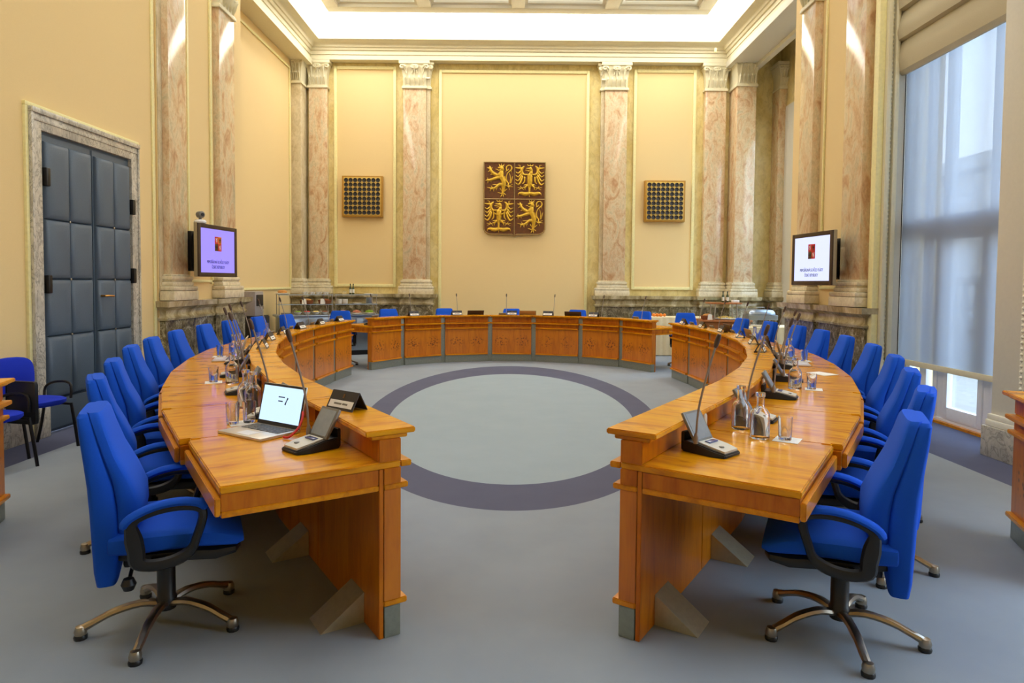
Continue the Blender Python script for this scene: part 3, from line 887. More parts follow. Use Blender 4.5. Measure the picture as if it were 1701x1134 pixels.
# face line = ledge edge shifted outwards by the overhang
cm = catmull(inner_ctrl)
face = []
for i in range(len(cm)):
    a = cm[max(0, i - 1)]; c = cm[min(len(cm) - 1, i + 1)]
    dx, dy = c[0] - a[0], c[1] - a[1]; l = math.hypot(dx, dy)
    face.append((cm[i][0] + dy / l * .07, cm[i][1] - dx / l * .07))
_, LEN = resample(face, [0])
ss = [0, .88, 1.75, 2.62, 3.49, 4.36, 5.22, 6.12, 7.02, 7.92, LEN]
Rp, _ = resample(face, ss)
Lp = [(-x, y) for x, y in Rp]
deskL = thing('conference_desk', 'long curved honey-coloured wooden desk wing along the left side', 'desk', (0, 0, 0))
DL = Desk(deskL, Lp, -1, None); DL.build(.772, .735)
deskR = thing('conference_desk', 'long curved honey-coloured wooden desk wing along the right side', 'desk', (0, 0, 0))
DR = Desk(deskR, Rp, 1, None); DR.build(.772, .735)
deskF = thing('conference_desk', 'curved wooden desk at the far end under the coat of arms', 'desk', (0, 0, 0))
Fp = [(-2.46, 11.6), (-2.03, 12.3), (-1.33, 12.8), (-.43, 13.1), (.43, 13.1), (1.33, 12.8), (2.03, 12.3), (2.46, 11.6)]
DF = Desk(deskF, Fp, -1, None); DF.build(.72)

# side desks at the picture's edges
def side_desk(label, p0, d, side):
    t = thing('side_desk', label, 'desk', (0, 0, 0))
    P = [p0, (p0[0] + d[0] * .8, p0[1] + d[1] * .8)]
    D_ = Desk(t, P, side, None)
    D_.build(.6)
    return D_
side_desk('wooden side desk cut off by the left picture edge', (-3.26, 4.22), (.35, -.94), 1)
side_desk('wooden side desk cut off by the right picture edge', (3.10, 4.05), (-.35, -.94), -1)

# ------------------------------------------------------------------ blue conference chairs (front is local +Y)
def make_chair():
    t = thing('swivel_chair', '', 'chair')
    for k in range(5):
        a = 2 * PI * (k + .5) / 5
        b = BM()
        tube(b, smooth_pts([(0, .02, .095), (0, .1, .11), (0, .2, .095), (0, .28, .062), (0, .33, .04)], 3), [(.024, .016)] * 4 + [(.022, .016)] * 3 + [(.019, .015)] * 3 + [(.017, .017)] * 3, 8)
        lathe(b, [(0, .018), (.024, .018), (.026, .035), (.02, .055), (0, .06)], 10, (0, .33, 0))
        lg = obj('base_leg', b, M['chrome'], t, (0, 0, 0), a)
        b = BM(); lathe(b, [(.0, 0), (.026, 0), (.028, .012), (.024, .02), (0, .02)], 10, (0, .33, 0)); obj('glide', b, M['black'], lg)
    b = BM(); lathe(b, [(.0, .07), (.04, .07), (.044, .12), (.038, .13), (.038, .26), (.029, .265), (.025, .36), (.0, .36)], 16); obj('gas_column', b, M['black'], t)
    # seat cushion
    prof = [(-.215, .19, .425, .485), (-.2, .225, .405, .505), (-.12, .245, .4, .512), (.02, .25, .402, .508), (.13, .25, .4, .502), (.22, .246, .39, .482), (.285, .234, .384, .45), (.315, .2, .39, .425)]
    b = BM(); rings(b, [[Vector((x, y, z)) for x, z in sell(0, (z0 + z1) / 2, hw, (z1 - z0) / 2, 24, 4)] for y, hw, z0, z1 in prof]); obj('seat', b, M['bluefab'], t)
    prof = [(-.2, .16, .375, .41), (-.1, .2, .358, .41), (.1, .225, .34, .41), (.2, .235, .332, .4), (.28, .225, .348, .395), (.302, .19, .368, .39)]
    b = BM(); rings(b, [[Vector((x, y, z)) for x, z in sell(0, (z0 + z1) / 2, hw, (z1 - z0) / 2, 20, 4)] for y, hw, z0, z1 in prof])
    box(b, -.09, .09, -.16, .1, .31, .36, .015); obj('seat_shell', b, M['black'], t)
    # back: rear shell reaches low, front cushion ends above the seat
    rear = [(.265, -.29, -.235, .14), (.28, -.3, -.22, .18), (.34, -.307, -.212, .2), (.45, -.312, -.206, .212), (.58, -.318, -.2, .216), (.7, -.326, -.214, .212), (.82, -.34, -.25, .2), (.92, -.354, -.28, .182), (.985, -.36, -.3, .168), (1.0, -.352, -.308, .15)]
    front = [(.475, -.215, -.165, .17), (.49, -.222, -.14, .2), (.56, -.225, -.115, .218), (.63, -.228, -.118, .219), (.72, -.24, -.155, .215), (.82, -.272, -.205, .203), (.92, -.302, -.24, .185), (.985, -.322, -.258, .17), (1.004, -.326, -.27, .152)]
    for nm, dat, e_ in (('back_shell', rear, 5), ('backrest', front, 4)):
        b = BM(); rings(b, [[Vector((x, y, z)) for x, y in sell(0, (y0 + y1) / 2 + .045, hw, (y1 - y0) / 2, 28, e_)] for z, y0, y1, hw in dat]); obj(nm, b, M['bluefab'], t)
    b = BM(); tube(b, [(0, -.1, .34), (0, -.16, .34), (0, -.17, .4), (0, -.17, .5)], [(.035, .012)] * 4, 8); obj('back_bracket', b, M['black'], t)
    for s_ in (-1, 1):
        x = s_ * .287
        loop = smooth_pts([(x, -.088, .40), (x, -.096, .45), (x, -.106, .51), (x, -.11, .56), (x, -.075, .59), (x, 0, .61), (x, .08, .612), (x, .14, .596), (x, .15, .555), (x, .128, .48), (x, .105, .425), (x, .05, .392), (x, -.03, .382)], 4, True)
        rr = []
        for p in loop:
            wy = max(0, min(1, (-.04 - p.y) / .06)); wz = max(0, min(1, (.58 - p.z) / .08)); wb = max(0, min(1, (.45 - p.z) / .05))
            rr.append((.018 + max(.016 * wy * wz, .008 * wb), .018))
        b = BM(); tube(b, loop, rr, 8, True, (1, 0, 0))
        # the profile runs in the YZ plane
        box(b, x - .012 if s_ > 0 else x - .07, x + .07 if s_ < 0 else x + .012, -.09, .06, .372, .4, .006) if False else None
        box(b, min(x, s_ * .2), max(x, s_ * .2), -.05, .03, .362, .384, .006)
        ar = obj('armrest', b, M['black'], t)
        b = BM(); tube(b, smooth_pts([(x, -.145, .552), (x, -.115, .588), (x, -.03, .624), (x, .06, .634), (x, .13, .622), (x, .165, .596)], 3), [(.018, .012)] + [(.03, .017)] * 14 + [(.018, .012)], 10, False, (0, 0, 1)); obj('arm_pad', b, M['bluefab'], ar)
    b = BM(); tube(b, [(.09, -.12, .335), (.2, -.13, .3)], .008, 6)
    lathe(b, [(0, -.03), (.02, -.024), (.03, 0), (.02, .024), (0, .03)], 12, (.21, -.13, .29)); obj('tilt_knob', b, M['black'], t)
    return t
chair0 = make_chair(); csnap = snapshot(chair0)
used = [0]
def chair(x, y, face_dir, label, group):
    rz = math.atan2(-face_dir[0], face_dir[1])
    if not used[0]:
        used[0] = 1; chair0.location = (x, y, 0); chair0.rotation_euler = (0, 0, rz); chair0['label'] = label; chair0['group'] = group; o = chair0
    else: o = dup(csnap, (x, y, 0), rz, label, group)
    return o
tops_L = [(-1.81, 2.82), (-2.37, 3.72), (-2.75, 4.51), (-3.18, 5.47), (-3.45, 6.28), (-3.69, 7.21), (-3.86, 8.24), (-3.94, 9.16), (-3.92, 10.14), (-3.74, 10.9)]
tops_R = [(1.73, 2.78), (2.24, 3.52), (2.65, 4.33), (3.05, 5.2), (3.42, 6.2), (3.7, 7.25), (3.88, 8.22), (3.95, 9.05), (3.93, 10.0), (3.8, 10.85)]
def inward(D_, p):
    best = min(range(D_.n), key=lambda k: (D_.pt(k, .5, .8) - Vector(p)).length)
    return -D_.nr[best]
def where(i, n, side):
    if i == 0: return 'blue high-backed swivel chair nearest the camera on the %s, base fully visible' % side
    if i == n - 1: return 'blue swivel chair at the far end of the %s desk wing' % side
    return '%s blue swivel chair from the near end of the %s desk wing' % (ORD[i], side)
for side, tops, D_ in (('left', tops_L, DL), ('right', tops_R, DR)):
    for i, p in enumerate(tops):
        f = inward(D_, p)
        if i == 0: f = Vector((.90 if side == 'left' else -.90, .43)).normalized()
        f = f.normalized()
        pos = Vector(p) + f * .285
        chair(pos.x, pos.y, f, where(i, len(tops), side), 'blue chairs along the %s desk wing' % side)
for i, (p, f, lab) in enumerate([((-2.52, 13.42), (.56, -.83), 'blue chair at the left end of the far desk'), ((-1.44, 14.0), (.42, -.9), 'blue chair behind the far desk, left of the middle chair'),
        ((-.01, 14.15), (0, -1), 'blue chair directly under the coat of arms'), ((1.38, 13.85), (-.42, -.9), 'blue chair behind the far desk, right of the middle chair'),
        ((2.64, 13.36), (-.56, -.83), 'blue chair at the right end of the far desk')]):
    f = Vector(f).normalized(); pos = Vector(p) + f * .285
    chair(pos.x, pos.y, f, lab, 'blue chairs behind the far desk')
for p, f, lab in (((-3.22, 12.45), (.12, -1), 'blue chair in the gap between left wing and far desk'), ((3.34, 12.75), (-.12, -1), 'blue chair in the gap between right wing and far desk')):
    f = Vector(f).normalized(); pos = Vector(p) + f * .285
    chair(pos.x, pos.y, f, lab, 'blue chairs in the desk gaps')

# ------------------------------------------------------------------ visitor chairs by the door
def visitor(label, loc, rz, tablet):
    t = thing('visitor_chair', label, 'chair', loc, rz, 'visitor chairs by the padded door')
    b = BM(); prof = [(.405, .16, .17), (.41, .2, .2), (.43, .228, .215), (.455, .228, .215), (.465, .21, .2), (.468, .12, .12)]
    rings(b, [[Vector((x, y, z)) for x, y in sell(0, .0, hx, hy, 28, 3)] for z, hx, hy in prof]); obj('seat', b, M['navyfab'], t)
    b = BM(); rs = []
    for y0, hx, hz in ((.0, .2, .15), (.012, .225, .17), (.04, .225, .17), (.055, .19, .14)):
        rs.append([Vector((x, -.25 - y0 * 1 - .06 * (z - .6), z)) for x, z in sell(0, .66, hx, hz, 28, 3.2)])
    rings(b, rs); obj('backrest', b, M['navyfab'], t)
    for sx in (-1, 1):
        b = BM(); tube(b, smooth_pts([(sx * .235, .235, 0), (sx * .235, .2, .2), (sx * .235, .16, .4)], 3), [(.016, .011)] * 7, 8); obj('leg', b, M['blackm'], t)
        b = BM(); tube(b, smooth_pts([(sx * .235, -.26, 0), (sx * .235, -.2, .2), (sx * .235, -.16, .4)], 3), [(.016, .011)] * 7, 8); obj('leg', b, M['blackm'], t)
        b = BM(); tube(b, [(sx * .235, .17, .39), (sx * .235, -.17, .39)], .012, 8); obj('side_rail', b, M['blackm'], t)
        b = BM(); tube(b, [(sx * .12, -.16, .4), (sx * .12, -.235, .44), (sx * .12, -.27, .56)], [(.014, .01)] * 3, 8); obj('back_bracket', b, M['blackm'], t)
    b = BM(); tube(b, smooth_pts([(-.26, -.19, .4), (-.28, -.2, .54), (-.28, -.1, .6), (-.28, .1, .6), (-.27, .16, .5)] if False else [(-.245, -.17, .4), (-.275, -.2, .52), (-.275, -.08, .58), (-.275, .1, .575), (-.26, .13, .44)], 4), .012, 8); obj('armrest', b, M['blackm'], t)
    if tablet:
        b = BM(); box(b, -.015, .015, -.1, .2, -.0, .36, .03); 
        o = obj('writing_tablet', b, M['black'], t, (-.3, -.03, .33), 0)
    return t
visitor('navy blue visitor chair with black legs standing beside the padded door', (-4.32, 5.95, 0), math.atan2(-.96, -.27), False)
visitor('navy visitor chair with folded black writing tablet at the left picture edge', (-4.2, 5.25, 0), math.atan2(-.98, -.2), True)

# ------------------------------------------------------------------ coat of arms
crest = thing('coat_of_arms', 'gold and brown carved coat of arms with lions and eagles on the back wall', 'coat of arms', (.035, YB - .02, 3.52))
W2, H2 = .71, .83
shield = [(-W2, H2), (W2, H2), (W2, -H2 + .12), (W2 - .03, -H2 + .05), (W2 - .12, -H2), (.06, -H2 - .005), (0, -H2 - .05), (-.06, -H2 - .005), (-W2 + .12, -H2), (-W2 + .03, -H2 + .05), (-W2, -H2 + .12)]
b = BM(); prism(b, shield, 0, .06, .004); xform(b, Matrix.Rotation(PI / 2, 4, 'X')); obj('shield', b, M['plate'], crest)
b = BM()
tube(b, [(x, -.065, z) for x, z in shield], .016, 6, True, (0, 1, 0))
tube(b, [(0, -.065, H2), (0, -.065, -H2 - .02)], .013, 6, False, (0, 1, 0)); tube(b, [(-W2, -.065, -.02), (W2, -.065, -.02)], .013, 6)
obj('rim', b, M['goldrim'], crest)
LION = [[(560, 370, 70), (540, 440, 82), (590, 540, 70), (622, 650, 74), (612, 750, 62)], [(560, 320, 62), (520, 400, 76), (450, 430, 50)], [(560, 195, 50), (578, 270, 58)], [(560, 205, 36), (465, 208, 24)], [(550, 270, 26), (460, 288, 14)], [(450, 262, 10), (385, 248, 6)],
        [(495, 160, 16), (615, 160, 16)], [(510, 150, 14), (478, 102, 6)], [(555, 150, 14), (555, 96, 6)], [(600, 150, 14), (632, 102, 6)],
        [(430, 420, 48), (335, 375, 52), (275, 315, 42), (235, 250, 40), (228, 200, 32)], [(228, 200, 20), (215, 160, 7)], [(205, 230, 20), (145, 208, 6)], [(250, 240, 20), (298, 212, 6)], [(225, 295, 16), (172, 322, 6)], [(300, 390, 18), (240, 402, 6)],
        [(480, 480, 50), (380, 510, 48), (290, 540, 38), (210, 562, 36), (160, 560, 30)], [(160, 555, 18), (104, 572, 6)], [(170, 580, 18), (165, 648, 6)], [(240, 570, 16), (264, 614, 6)], [(165, 545, 15), (160, 490, 6)],
        [(600, 690, 50), (500, 680, 48), (430, 735, 36), (350, 790, 34), (260, 800, 30)], [(250, 790, 16), (150, 765, 5)], [(255, 815, 16), (232, 878, 6)], [(330, 815, 16), (342, 884, 6)], [(430, 780, 14), (400, 850, 5)], [(430, 690, 16), (305, 690, 6)], [(300, 780, 15), (262, 720, 5)], [(520, 800, 16), (560, 860, 8)],
        [(618, 740, 60), (608, 830, 44), (598, 900, 38), (590, 950, 40)], [(570, 945, 18), (450, 905, 5)], [(565, 980, 20), (535, 1035, 7)], [(605, 980, 20), (618, 1035, 7)], [(630, 940, 18), (685, 975, 6)], [(640, 870, 20), (720, 805, 6)],
        [(655, 690, 14), (745, 745, 14)], [(755, 650, 14), (702, 550, 13), (698, 440, 13), (738, 350, 15), (800, 295, 18), (846, 235, 20), (830, 165, 18), (770, 135, 15), (708, 172, 20), (690, 240, 20), (728, 285, 14)], [(700, 260, 16), (680, 325, 6)], [(830, 270, 16), (832, 330, 6)], [(745, 240, 10), (765, 275, 8)],
        [(745, 640, 13), (672, 560, 16), (648, 450, 7)], [(800, 640, 12), (812, 500, 13), (780, 365, 7)], [(825, 640, 11), (850, 540, 13), (872, 445, 5)], [(750, 720, 14), (790, 835, 5)], [(760, 740, 12), (885, 745, 5)], [(755, 720, 12), (870, 680, 5)], [(755, 660, 20), (745, 730, 20)]]
def mirror(ch, ax): return [[(2 * ax - x, y, r) for x, y, r in c] for c in ch]
WING = [[(430, 400, 22), (330, 402, 30), (272, 335, 42), (268, 245, 44), (330, 170, 16)], [(250, 230, 32), (150, 222, 22), (80, 205, 6)], [(215, 190, 14), (215, 145, 12), (160, 135, 5)], [(250, 300, 30), (170, 365, 20), (95, 325, 5)], [(260, 370, 30), (175, 468, 22), (85, 415, 5)],
        [(270, 430, 30), (170, 578, 24), (85, 530, 5)], [(290, 470, 30), (240, 610, 28), (170, 688, 24), (85, 630, 5)], [(350, 480, 26), (345, 600, 26), (290, 668, 8)], [(450, 690, 38), (370, 770, 26), (368, 830, 8)], [(410, 690, 22), (320, 705, 6)],
        [(350, 750, 10), (265, 782, 12), (150, 768, 6)], [(270, 782, 11), (165, 835, 6)], [(270, 778, 11), (225, 728, 6)], [(275, 782, 11), (330, 838, 6)], [(470, 930, 46), (370, 955, 58), (255, 930, 44), (185, 940, 20), (168, 992, 6)]]
EAGLE = [[(500, 420, 78), (500, 560, 82), (495, 680, 68), (490, 770, 36)], [(540, 320, 44), (522, 400, 58)], [(515, 225, 46), (545, 290, 44)], [(490, 230, 28), (395, 222, 8)], [(480, 285, 14), (365, 272, 6)], [(490, 300, 10), (420, 330, 5)], [(445, 152, 14), (575, 152, 14)], [(450, 150, 14), (425, 110, 6)], [(510, 150, 14), (510, 104, 6)], [(570, 150, 14), (592, 110, 6)],
         [(490, 770, 36), (490, 900, 28), (488, 1030, 8)]] + WING + mirror(WING, 497)
def charge(name, chains, cx, cz, ox, oy, extra=None):
    sc = .71 / 870
    b = BM()
    for i, c in enumerate(chains):
        pts = [((x - ox) * sc, 0, -(y - oy) * sc) for x, y, r in c]; rad = [r * sc for x, y, r in c]
        if len(pts) > 2:
            # densify with interpolated radius
            sp = smooth_pts(pts, 3); rr = []
            for k in range(len(pts) - 1):
                for q in range(3): rr.append(rad[k] + (rad[k + 1] - rad[k]) * q / 3)
            rr.append(rad[-1]); pts, rad = sp, rr
        n = len(pts); dep = -.062 - .0006 * (i % 9)
        pts = [(p[0], dep, p[2]) for p in pts]
        # round the two ends
        d0 = (Vector(pts[0]) - Vector(pts[1])).normalized(); d1 = (Vector(pts[-1]) - Vector(pts[-2])).normalized()
        pts = [tuple(Vector(pts[0]) + d0 * rad[0] * .7)] + pts + [tuple(Vector(pts[-1]) + d1 * rad[-1] * .7)]
        rad = [rad[0] * .5] + rad + [rad[-1] * .5]
        tube(b, pts, [(r, min(.05, r * .75 + .004)) for r in rad], 8, False, (0, 1, 0))
    if extra: extra(b, sc, ox, oy)
    return obj(name, b, M['gold'], crest, (cx, 0, cz))
cl = -.355; cr = .355
charge('lion_relief', LION, cl, .41, 495, 570)
charge('eagle_relief', EAGLE, cr, .41, 500, 575)
def crescent(b, sc, ox, oy):
    q = [((500 + 175 * math.cos(a) - ox) * sc, -.1, -(400 + 130 * math.sin(a) - oy) * sc) for a in [PI * k / 12 for k in range(13)]]
    tube(b, q, [.006 + .012 * math.sin(PI * k / 12) for k in range(13)], 6, False, (0, 1, 0))
charge('eagle_relief', EAGLE, cl, -.42, 500, 575, crescent)
charge('lion_relief', LION, cr, -.42, 495, 570)

# ------------------------------------------------------------------ wall speakers
def speaker(label, x, z):
    t = thing('wall_speaker', label, 'speaker', (x, YB - .012, z), 0, 'square wall speakers')
    b = BM(); box(b, -.47, .47, -.13, 0, -.475, .475, .008); obj('cabinet', b, M['spkframe'], t)
    b = BM(); box(b, -.43, .43, -.136, -.128, -.44, .44, .002); obj('front_plate', b, M['spkface'], t)
    b = BM()
    for i in range(8):
        for j in range(8):
            x_, z_ = -.37 + i * .1057, -.375 + j * .107
            k0 = len(b.verts)
            lathe(b, [(0, .0), (.047, 0), (.050, .008), (.046, .012), (.03, .006), (.012, .004), (0, .012)], 12)
            b.verts.ensure_lookup_table()
            xform(b, Matrix.Translation((x_, -.136, z_)) @ Matrix.Rotation(PI / 2, 4, 'X'), b.verts[k0:])
    obj('grille_cups', b, M['dark'], t)
speaker('square ochre wall speaker with dark round holes, left of the coat of arms', -3.5, 3.53)
speaker('square ochre wall speaker with dark round holes, right of the coat of arms', 3.53, 3.48)

# ------------------------------------------------------------------ wall screens
def wall_tv(label, loc, rz, scr, bw):
    t = thing('wall_screen', label, 'screen', loc, rz, 'flat screens on the side piers')     # faces local -Y
    hw, hh = .5, .36
    b = BM(); box(b, -hw, hw, -.03, .02, -hh, hh, .008); obj('housing', b, M['tvside'], t)
    b = BM()
    for a0, a1, c0, c1 in ((-hw + .004, -hw + .065, -hh + .004, hh - .004), (hw - .065, hw - .004, -hh + .004, hh - .004), (-hw + .06, hw - .06, hh - .06, hh - .004), (-hw + .06, hw - .06, -hh + .004, -hh + .06)): box(b, a0, a1, -.045, -.028, c0, c1, .004)
    obj('bezel', b, M['tvframe'], t)
    b = BM(); box(b, -hw + .06, hw - .06, -.036, -.03, -hh + .056, hh - .056); sc = obj('display', b, scr, t)
    text_mesh('caption', 'MIMOŘÁDNÁ SCHŮZE VLÁDY', .058, M['ink'], sc, (0, -.0375, -.155), (PI / 2, 0, 0), sx=.72)
    text_mesh('caption', 'ČESKÉ REPUBLIKY', .058, M['ink'], sc, (0, -.0375, -.225), (PI / 2, 0, 0), sx=.72)
    # quartered emblem on the display
    for nm, x0, x1, z0, z1, m in (('emblem_quarter', -.085, 0, .1, .2, 'red'), ('emblem_quarter', 0, .085, .1, .2, 'red' if bw else 'orange'), ('emblem_quarter', -.085, 0, .0, .1, 'bronze'), ('emblem_quarter', 0, .085, 0, .1, 'red')):
        b = BM(); box(b, x0, x1, -.0375, -.036, z0, z1); q = obj(nm, b, M[m], sc)
        lion = (x0 < 0) == (z0 > .05)
        ch = LION if lion else EAGLE
        k = .085 / 1000
        b = BM()
        for c in ch:
            if max(r for _, _, r in c) < 18: continue
            pts = [((x0 + x1) / 2 + (x - 495) * k * .85, -.038, (z0 + z1) / 2 - (y - 570) * k * .95) for x, y, r in c]
            tube(b, pts, [(r * k, .0012) for _, _, r in c], 6, False, (0, 1, 0))
        obj('emblem_charge', b, M['silver'] if lion else M['dark'], q)
    b = BM(); box(b, -.2, .2, .02, .12, -.26, .26, .01); box(b, -.06, .06, .12, .34, .15, .25, .01); box(b, -.06, .06, .12, .34, -.25, -.17, .01); box(b, -.1, .1, .30, .36, -.28, .28, .01); obj('wall_bracket', b, M['blackm'], t)
    return t
wall_tv('flat wall screen on the left pier showing violet slide with emblem', (-4.17, 9.33, 1.96), math.radians(84), M['screenL'], 0)
wall_tv('flat wall screen on the right pier showing pale lilac slide with emblem', (4.12, 9.07, 1.915), math.radians(-84), M['screenR'], 1)
wc = thing('conference_camera', 'small silver swivelling camera standing on the left wall screen', 'camera', (-4.22, 8.98, 2.322), math.radians(60))
b = BM(); lathe(b, [(0, 0), (.075, 0), (.08, .02), (.06, .045), (.02, .05), (0, .05)], 18); obj('base', b, M['silver'], wc)
b = BM(); lathe(b, [(0, 0), (.02, 0), (.02, .04), (0, .04)], 10, (0, 0, .045)); obj('neck', b, M['consgrey'], wc)
b = BM(); tube(b, [(0, -.05, .115), (0, -.04, .115), (0, .03, .115), (0, .05, .115)], [.03, .045, .045, .025], 14); obj('head', b, M['consgrey'], wc)
b = BM(); tube(b, [(0, -.058, .115), (0, -.048, .115)], .022, 12); obj('lens', b, M['dark'], wc)
b = BM(); box(b, -.025, .025, -.025, .025, -.05, .05, .01); tag(obj('motion_sensor', b, M['paleyellow'], None, (4.5, 15.02, 6.78)), 'small ivory sensor fixed in the right corner of the back cornice', 'sensor')

# ------------------------------------------------------------------ desk equipment
DZ = .7755
def make_console():
    t = thing('microphone_unit', '', 'microphone')        # front (user side) is local +Y, origin on desktop
    b = BM(); rs = []
    for y, hw, z in ((-.10, .085, .05), (-.01, .09, .045), (.06, .09, .03), (.115, .07, .016)):
        rs.append([Vector((-hw, y, 0)), Vector((hw, y, 0)), Vector((hw - .008, y, z)), Vector((-hw + .008, y, z))])
    rings(b, rs); bmesh.ops.bevel(b, geom=list(b.edges), offset=.005, segments=2, affect='EDGES')
    obj('console', b, M['black'], t)
    b = BM(); rs = []
    for y, hw, z in ((-.025, .062, .047), (.05, .064, .034), (.105, .055, .022)):
        rs.append([Vector((-hw, y, z - .004)), Vector((hw, y, z - .004)), Vector((hw, y, z + .006)), Vector((-hw, y, z + .006))])
    rings(b, rs); kp = obj('keypad', b, M['conspad'], t)
    b = BM(); box(b, -.04, .03, -.012, .015, .044, .0535, .001); obj('small_display', b, M['condisp'], kp)
    b = BM(); lathe(b, [(0, 0), (.013, 0), (.012, .004), (0, .005)], 12, (.015, .065, .036)); obj('button', b, M['consgrey'], kp)
    b = BM(); box(b, -.075, .075, -.008, .008, 0, .15, .007); o = obj('flip_display', b, M['consgrey'], t, (0, -.035, .045)); o.rotation_euler = (math.radians(30), 0, 0)
    b = BM(); box(b, -.062, .062, .0078, .0092, .012, .138, .0); obj('panel_face', b, M['displid'], o)
    b = BM(); box(b, -.07, .07, -.115, -.095, .0, .09, .01); obj('rear_support', b, M['black'], t)
    b = BM(); lathe(b, [(0, 0), (.012, 0), (.011, .03), (.006, .05), (0, .05)], 10, (.075, -.03, .045))
    st = smooth_pts([(.075, -.03, .06), (.075, -.02, .2), (.075, .015, .35), (.075, .06, .50)], 4)
    tube(b, st, .0052, 7); obj('gooseneck', b, M['goose'], t)
    b = BM(); tube(b, [(.075, .058, .495), (.075, .063, .51), (.075, .073, .54), (.075, .078, .555)], [.008, .011, .012, .008], 10); obj('microphone_head', b, M['mictip'], t)
    return t
con0 = make_console(); consnap = snapshot(con0); cu = [0]
def console(D_, k, u, off, label, group, z=DZ, tw=0):
    p = D_.pt(k, u, off); n = D_.nr[k]; rz = math.atan2(-n.x, n.y) + tw
    if not cu[0]:
        cu[0] = 1; con0.location = (p.x, p.y, z); con0.rotation_euler = (0, 0, rz); con0['label'] = label; con0['group'] = group
    else: dup(consnap, (p.x, p.y, z), rz, label, group)
for side, D_ in (('left', DL), ('right', DR)):
    for k in range(10):
        lab = 'black gooseneck microphone unit nearest the camera on the %s desk wing' % side if k == 0 else '%s gooseneck microphone unit from the near end of the %s desk wing' % (ORD[k], side)
        console(D_, k, .45, .275, lab, 'microphone units on the %s desk wing' % side, tw=(.25 if side == 'left' else -.25) if k == 0 else 0)
for k in range(7):
    console(DF, k, .3, .275, '%s gooseneck microphone unit from the left on the far desk' % ORD[k], 'microphone units on the far desk')

def make_card():
    t = thing('name_card', '', 'name card')               # tent card along local X; reader side +Y
    b = BM()
    for s_ in (-1, 1):
        rs = [[Vector((-.1, s_ * .05, 0)), Vector((-.1, s_ * .046, 0)), Vector((-.1, s_ * -.002, .085)), Vector((-.1, s_ * .002, .088))], [Vector((.1, s_ * .05, 0)), Vector((.1, s_ * .046, 0)), Vector((.1, s_ * -.002, .085)), Vector((.1, s_ * .002, .088))]]
        rings(b, rs)
    obj('tent', b, M['card'], t, smooth=False)
    for s_ in (-1, 1):
        b = BM(); sl = lambda z: s_ * (.0505 - .0505 * z / .088 + .0012)
        vs = [Vector((-.088, sl(.012), .012)), Vector((.088, sl(.012), .012)), Vector((.088, sl(.044), .044)), Vector((-.088, sl(.044), .044))]
        rings(b, [vs, [v + Vector((0, s_ * .0012, .0006)) for v in vs]]); lb = obj('paper_insert', b, M['paper'], t, smooth=False)
        b = BM()
        for i, (a, c) in enumerate(((-.05, -.012), (-.006, .05))):
            vs = [Vector((x, sl(z) + s_ * .0014, z + .001)) for x, z in ((a, .024), (c, .024), (c, .032), (a, .032))]
            rings(b, [vs, [v + Vector((0, s_ * .0006, .0003)) for v in vs]])
        obj('printed_line', b, M['consgrey'], lb, smooth=False)
        b = BM(); vs = [Vector((x, sl(z) + s_ * .0008, z)) for x, z in ((-.006, .056), (.006, .056), (.006, .074), (-.006, .074))]
        rings(b, [vs, [v + Vector((0, s_ * .0006, .0003)) for v in vs]]); obj('small_emblem', b, M['bronze'], t, smooth=False)
    return t
card0 = make_card(); cardsnap = snapshot(card0); cdu = [0]
def card(D_, k, u, label, group, tw=0):
    p = D_.pt(k, u, .055); n = D_.nr[k]; rz = math.atan2(-n.x, n.y) + tw
    if not cdu[0]:
        cdu[0] = 1; card0.location = (p.x, p.y, .916); card0.rotation_euler = (0, 0, rz); card0['label'] = label; card0['group'] = group
    else: dup(cardsnap, (p.x, p.y, .916), rz, label, group)
card(DL, 0, .62, 'black tent name card standing alone on the near end of the left ledge', 'name cards on the left ledge', .35)
for i, k in enumerate((4, 5, 6, 7, 8, 9)): card(DL, k, .45, 'black tent name card, %s of the row on the far half of the left ledge' % ORD[i], 'name cards on the left ledge', random.uniform(-.15, .15))
for i, k in enumerate((4, 5, 6, 7, 8, 9)): card(DR, k, .5, 'black tent name card, %s of the row on the far half of the right ledge' % ORD[i], 'name cards on the right ledge', random.uniform(-.15, .15))
for i, k in enumerate((1, 2, 3, 4, 5)): card(DF, k, .3 if i != 2 else .5, 'black tent name card, %s from the left on the far desk ledge' % ORD[i], 'name cards on the far ledge')

def laptop(label, loc, rz, lid, tilt=105, scr=True, group=None):
    t = thing('laptop', label, 'laptop', loc, rz, group)   # user side is local -Y, hinge at +Y
    b = BM(); box(b, -.17, .17, -.12, .12, 0, .014, .004); bs = obj('base', b, M['lap'], t)
    b = BM()
    for i in range(12):
        for j in range(5): box(b, -.145 + i * .0245, -.124 + i * .0245, -.0 + j * .02, .016 + j * .02, .0135, .0165)
    obj('keyboard', b, M['keys'], bs, smooth=False)
    b = BM(); box(b, -.05, .05, -.1, -.03, .0138, .0148); obj('touchpad', b, M['silver'], bs, smooth=False)
    b = BM(); box(b, -.17, .17, -.004, .004, 0, .22, .003); ld = obj('lid', b, lid, t, (0, .118, .012)); ld.rotation_euler = (-math.radians(tilt - 90), 0, 0)
    if scr:
        b = BM(); box(b, -.168, .168, -.0065, -.004, .002, .218, .001); obj('bezel', b, M['card'], ld, smooth=False)
        b = BM(); box(b, -.158, .158, -.0075, -.0062, .022, .206); obj('display', b, M['lapscreen'], ld, smooth=False)
    return t, ld
lt, ld = laptop('open silver laptop with pale blue screen on the near left desk', (-1.285, 3.35, DZ), math.atan2(-.5, .86) * 1.08, M['lap'], 103)
b = BM()
for x0, x1, z in ((-.03, .02, .15), (-.028, .008, .128)): box(b, x0, x1, -.0082, -.0074, z, z + .006)
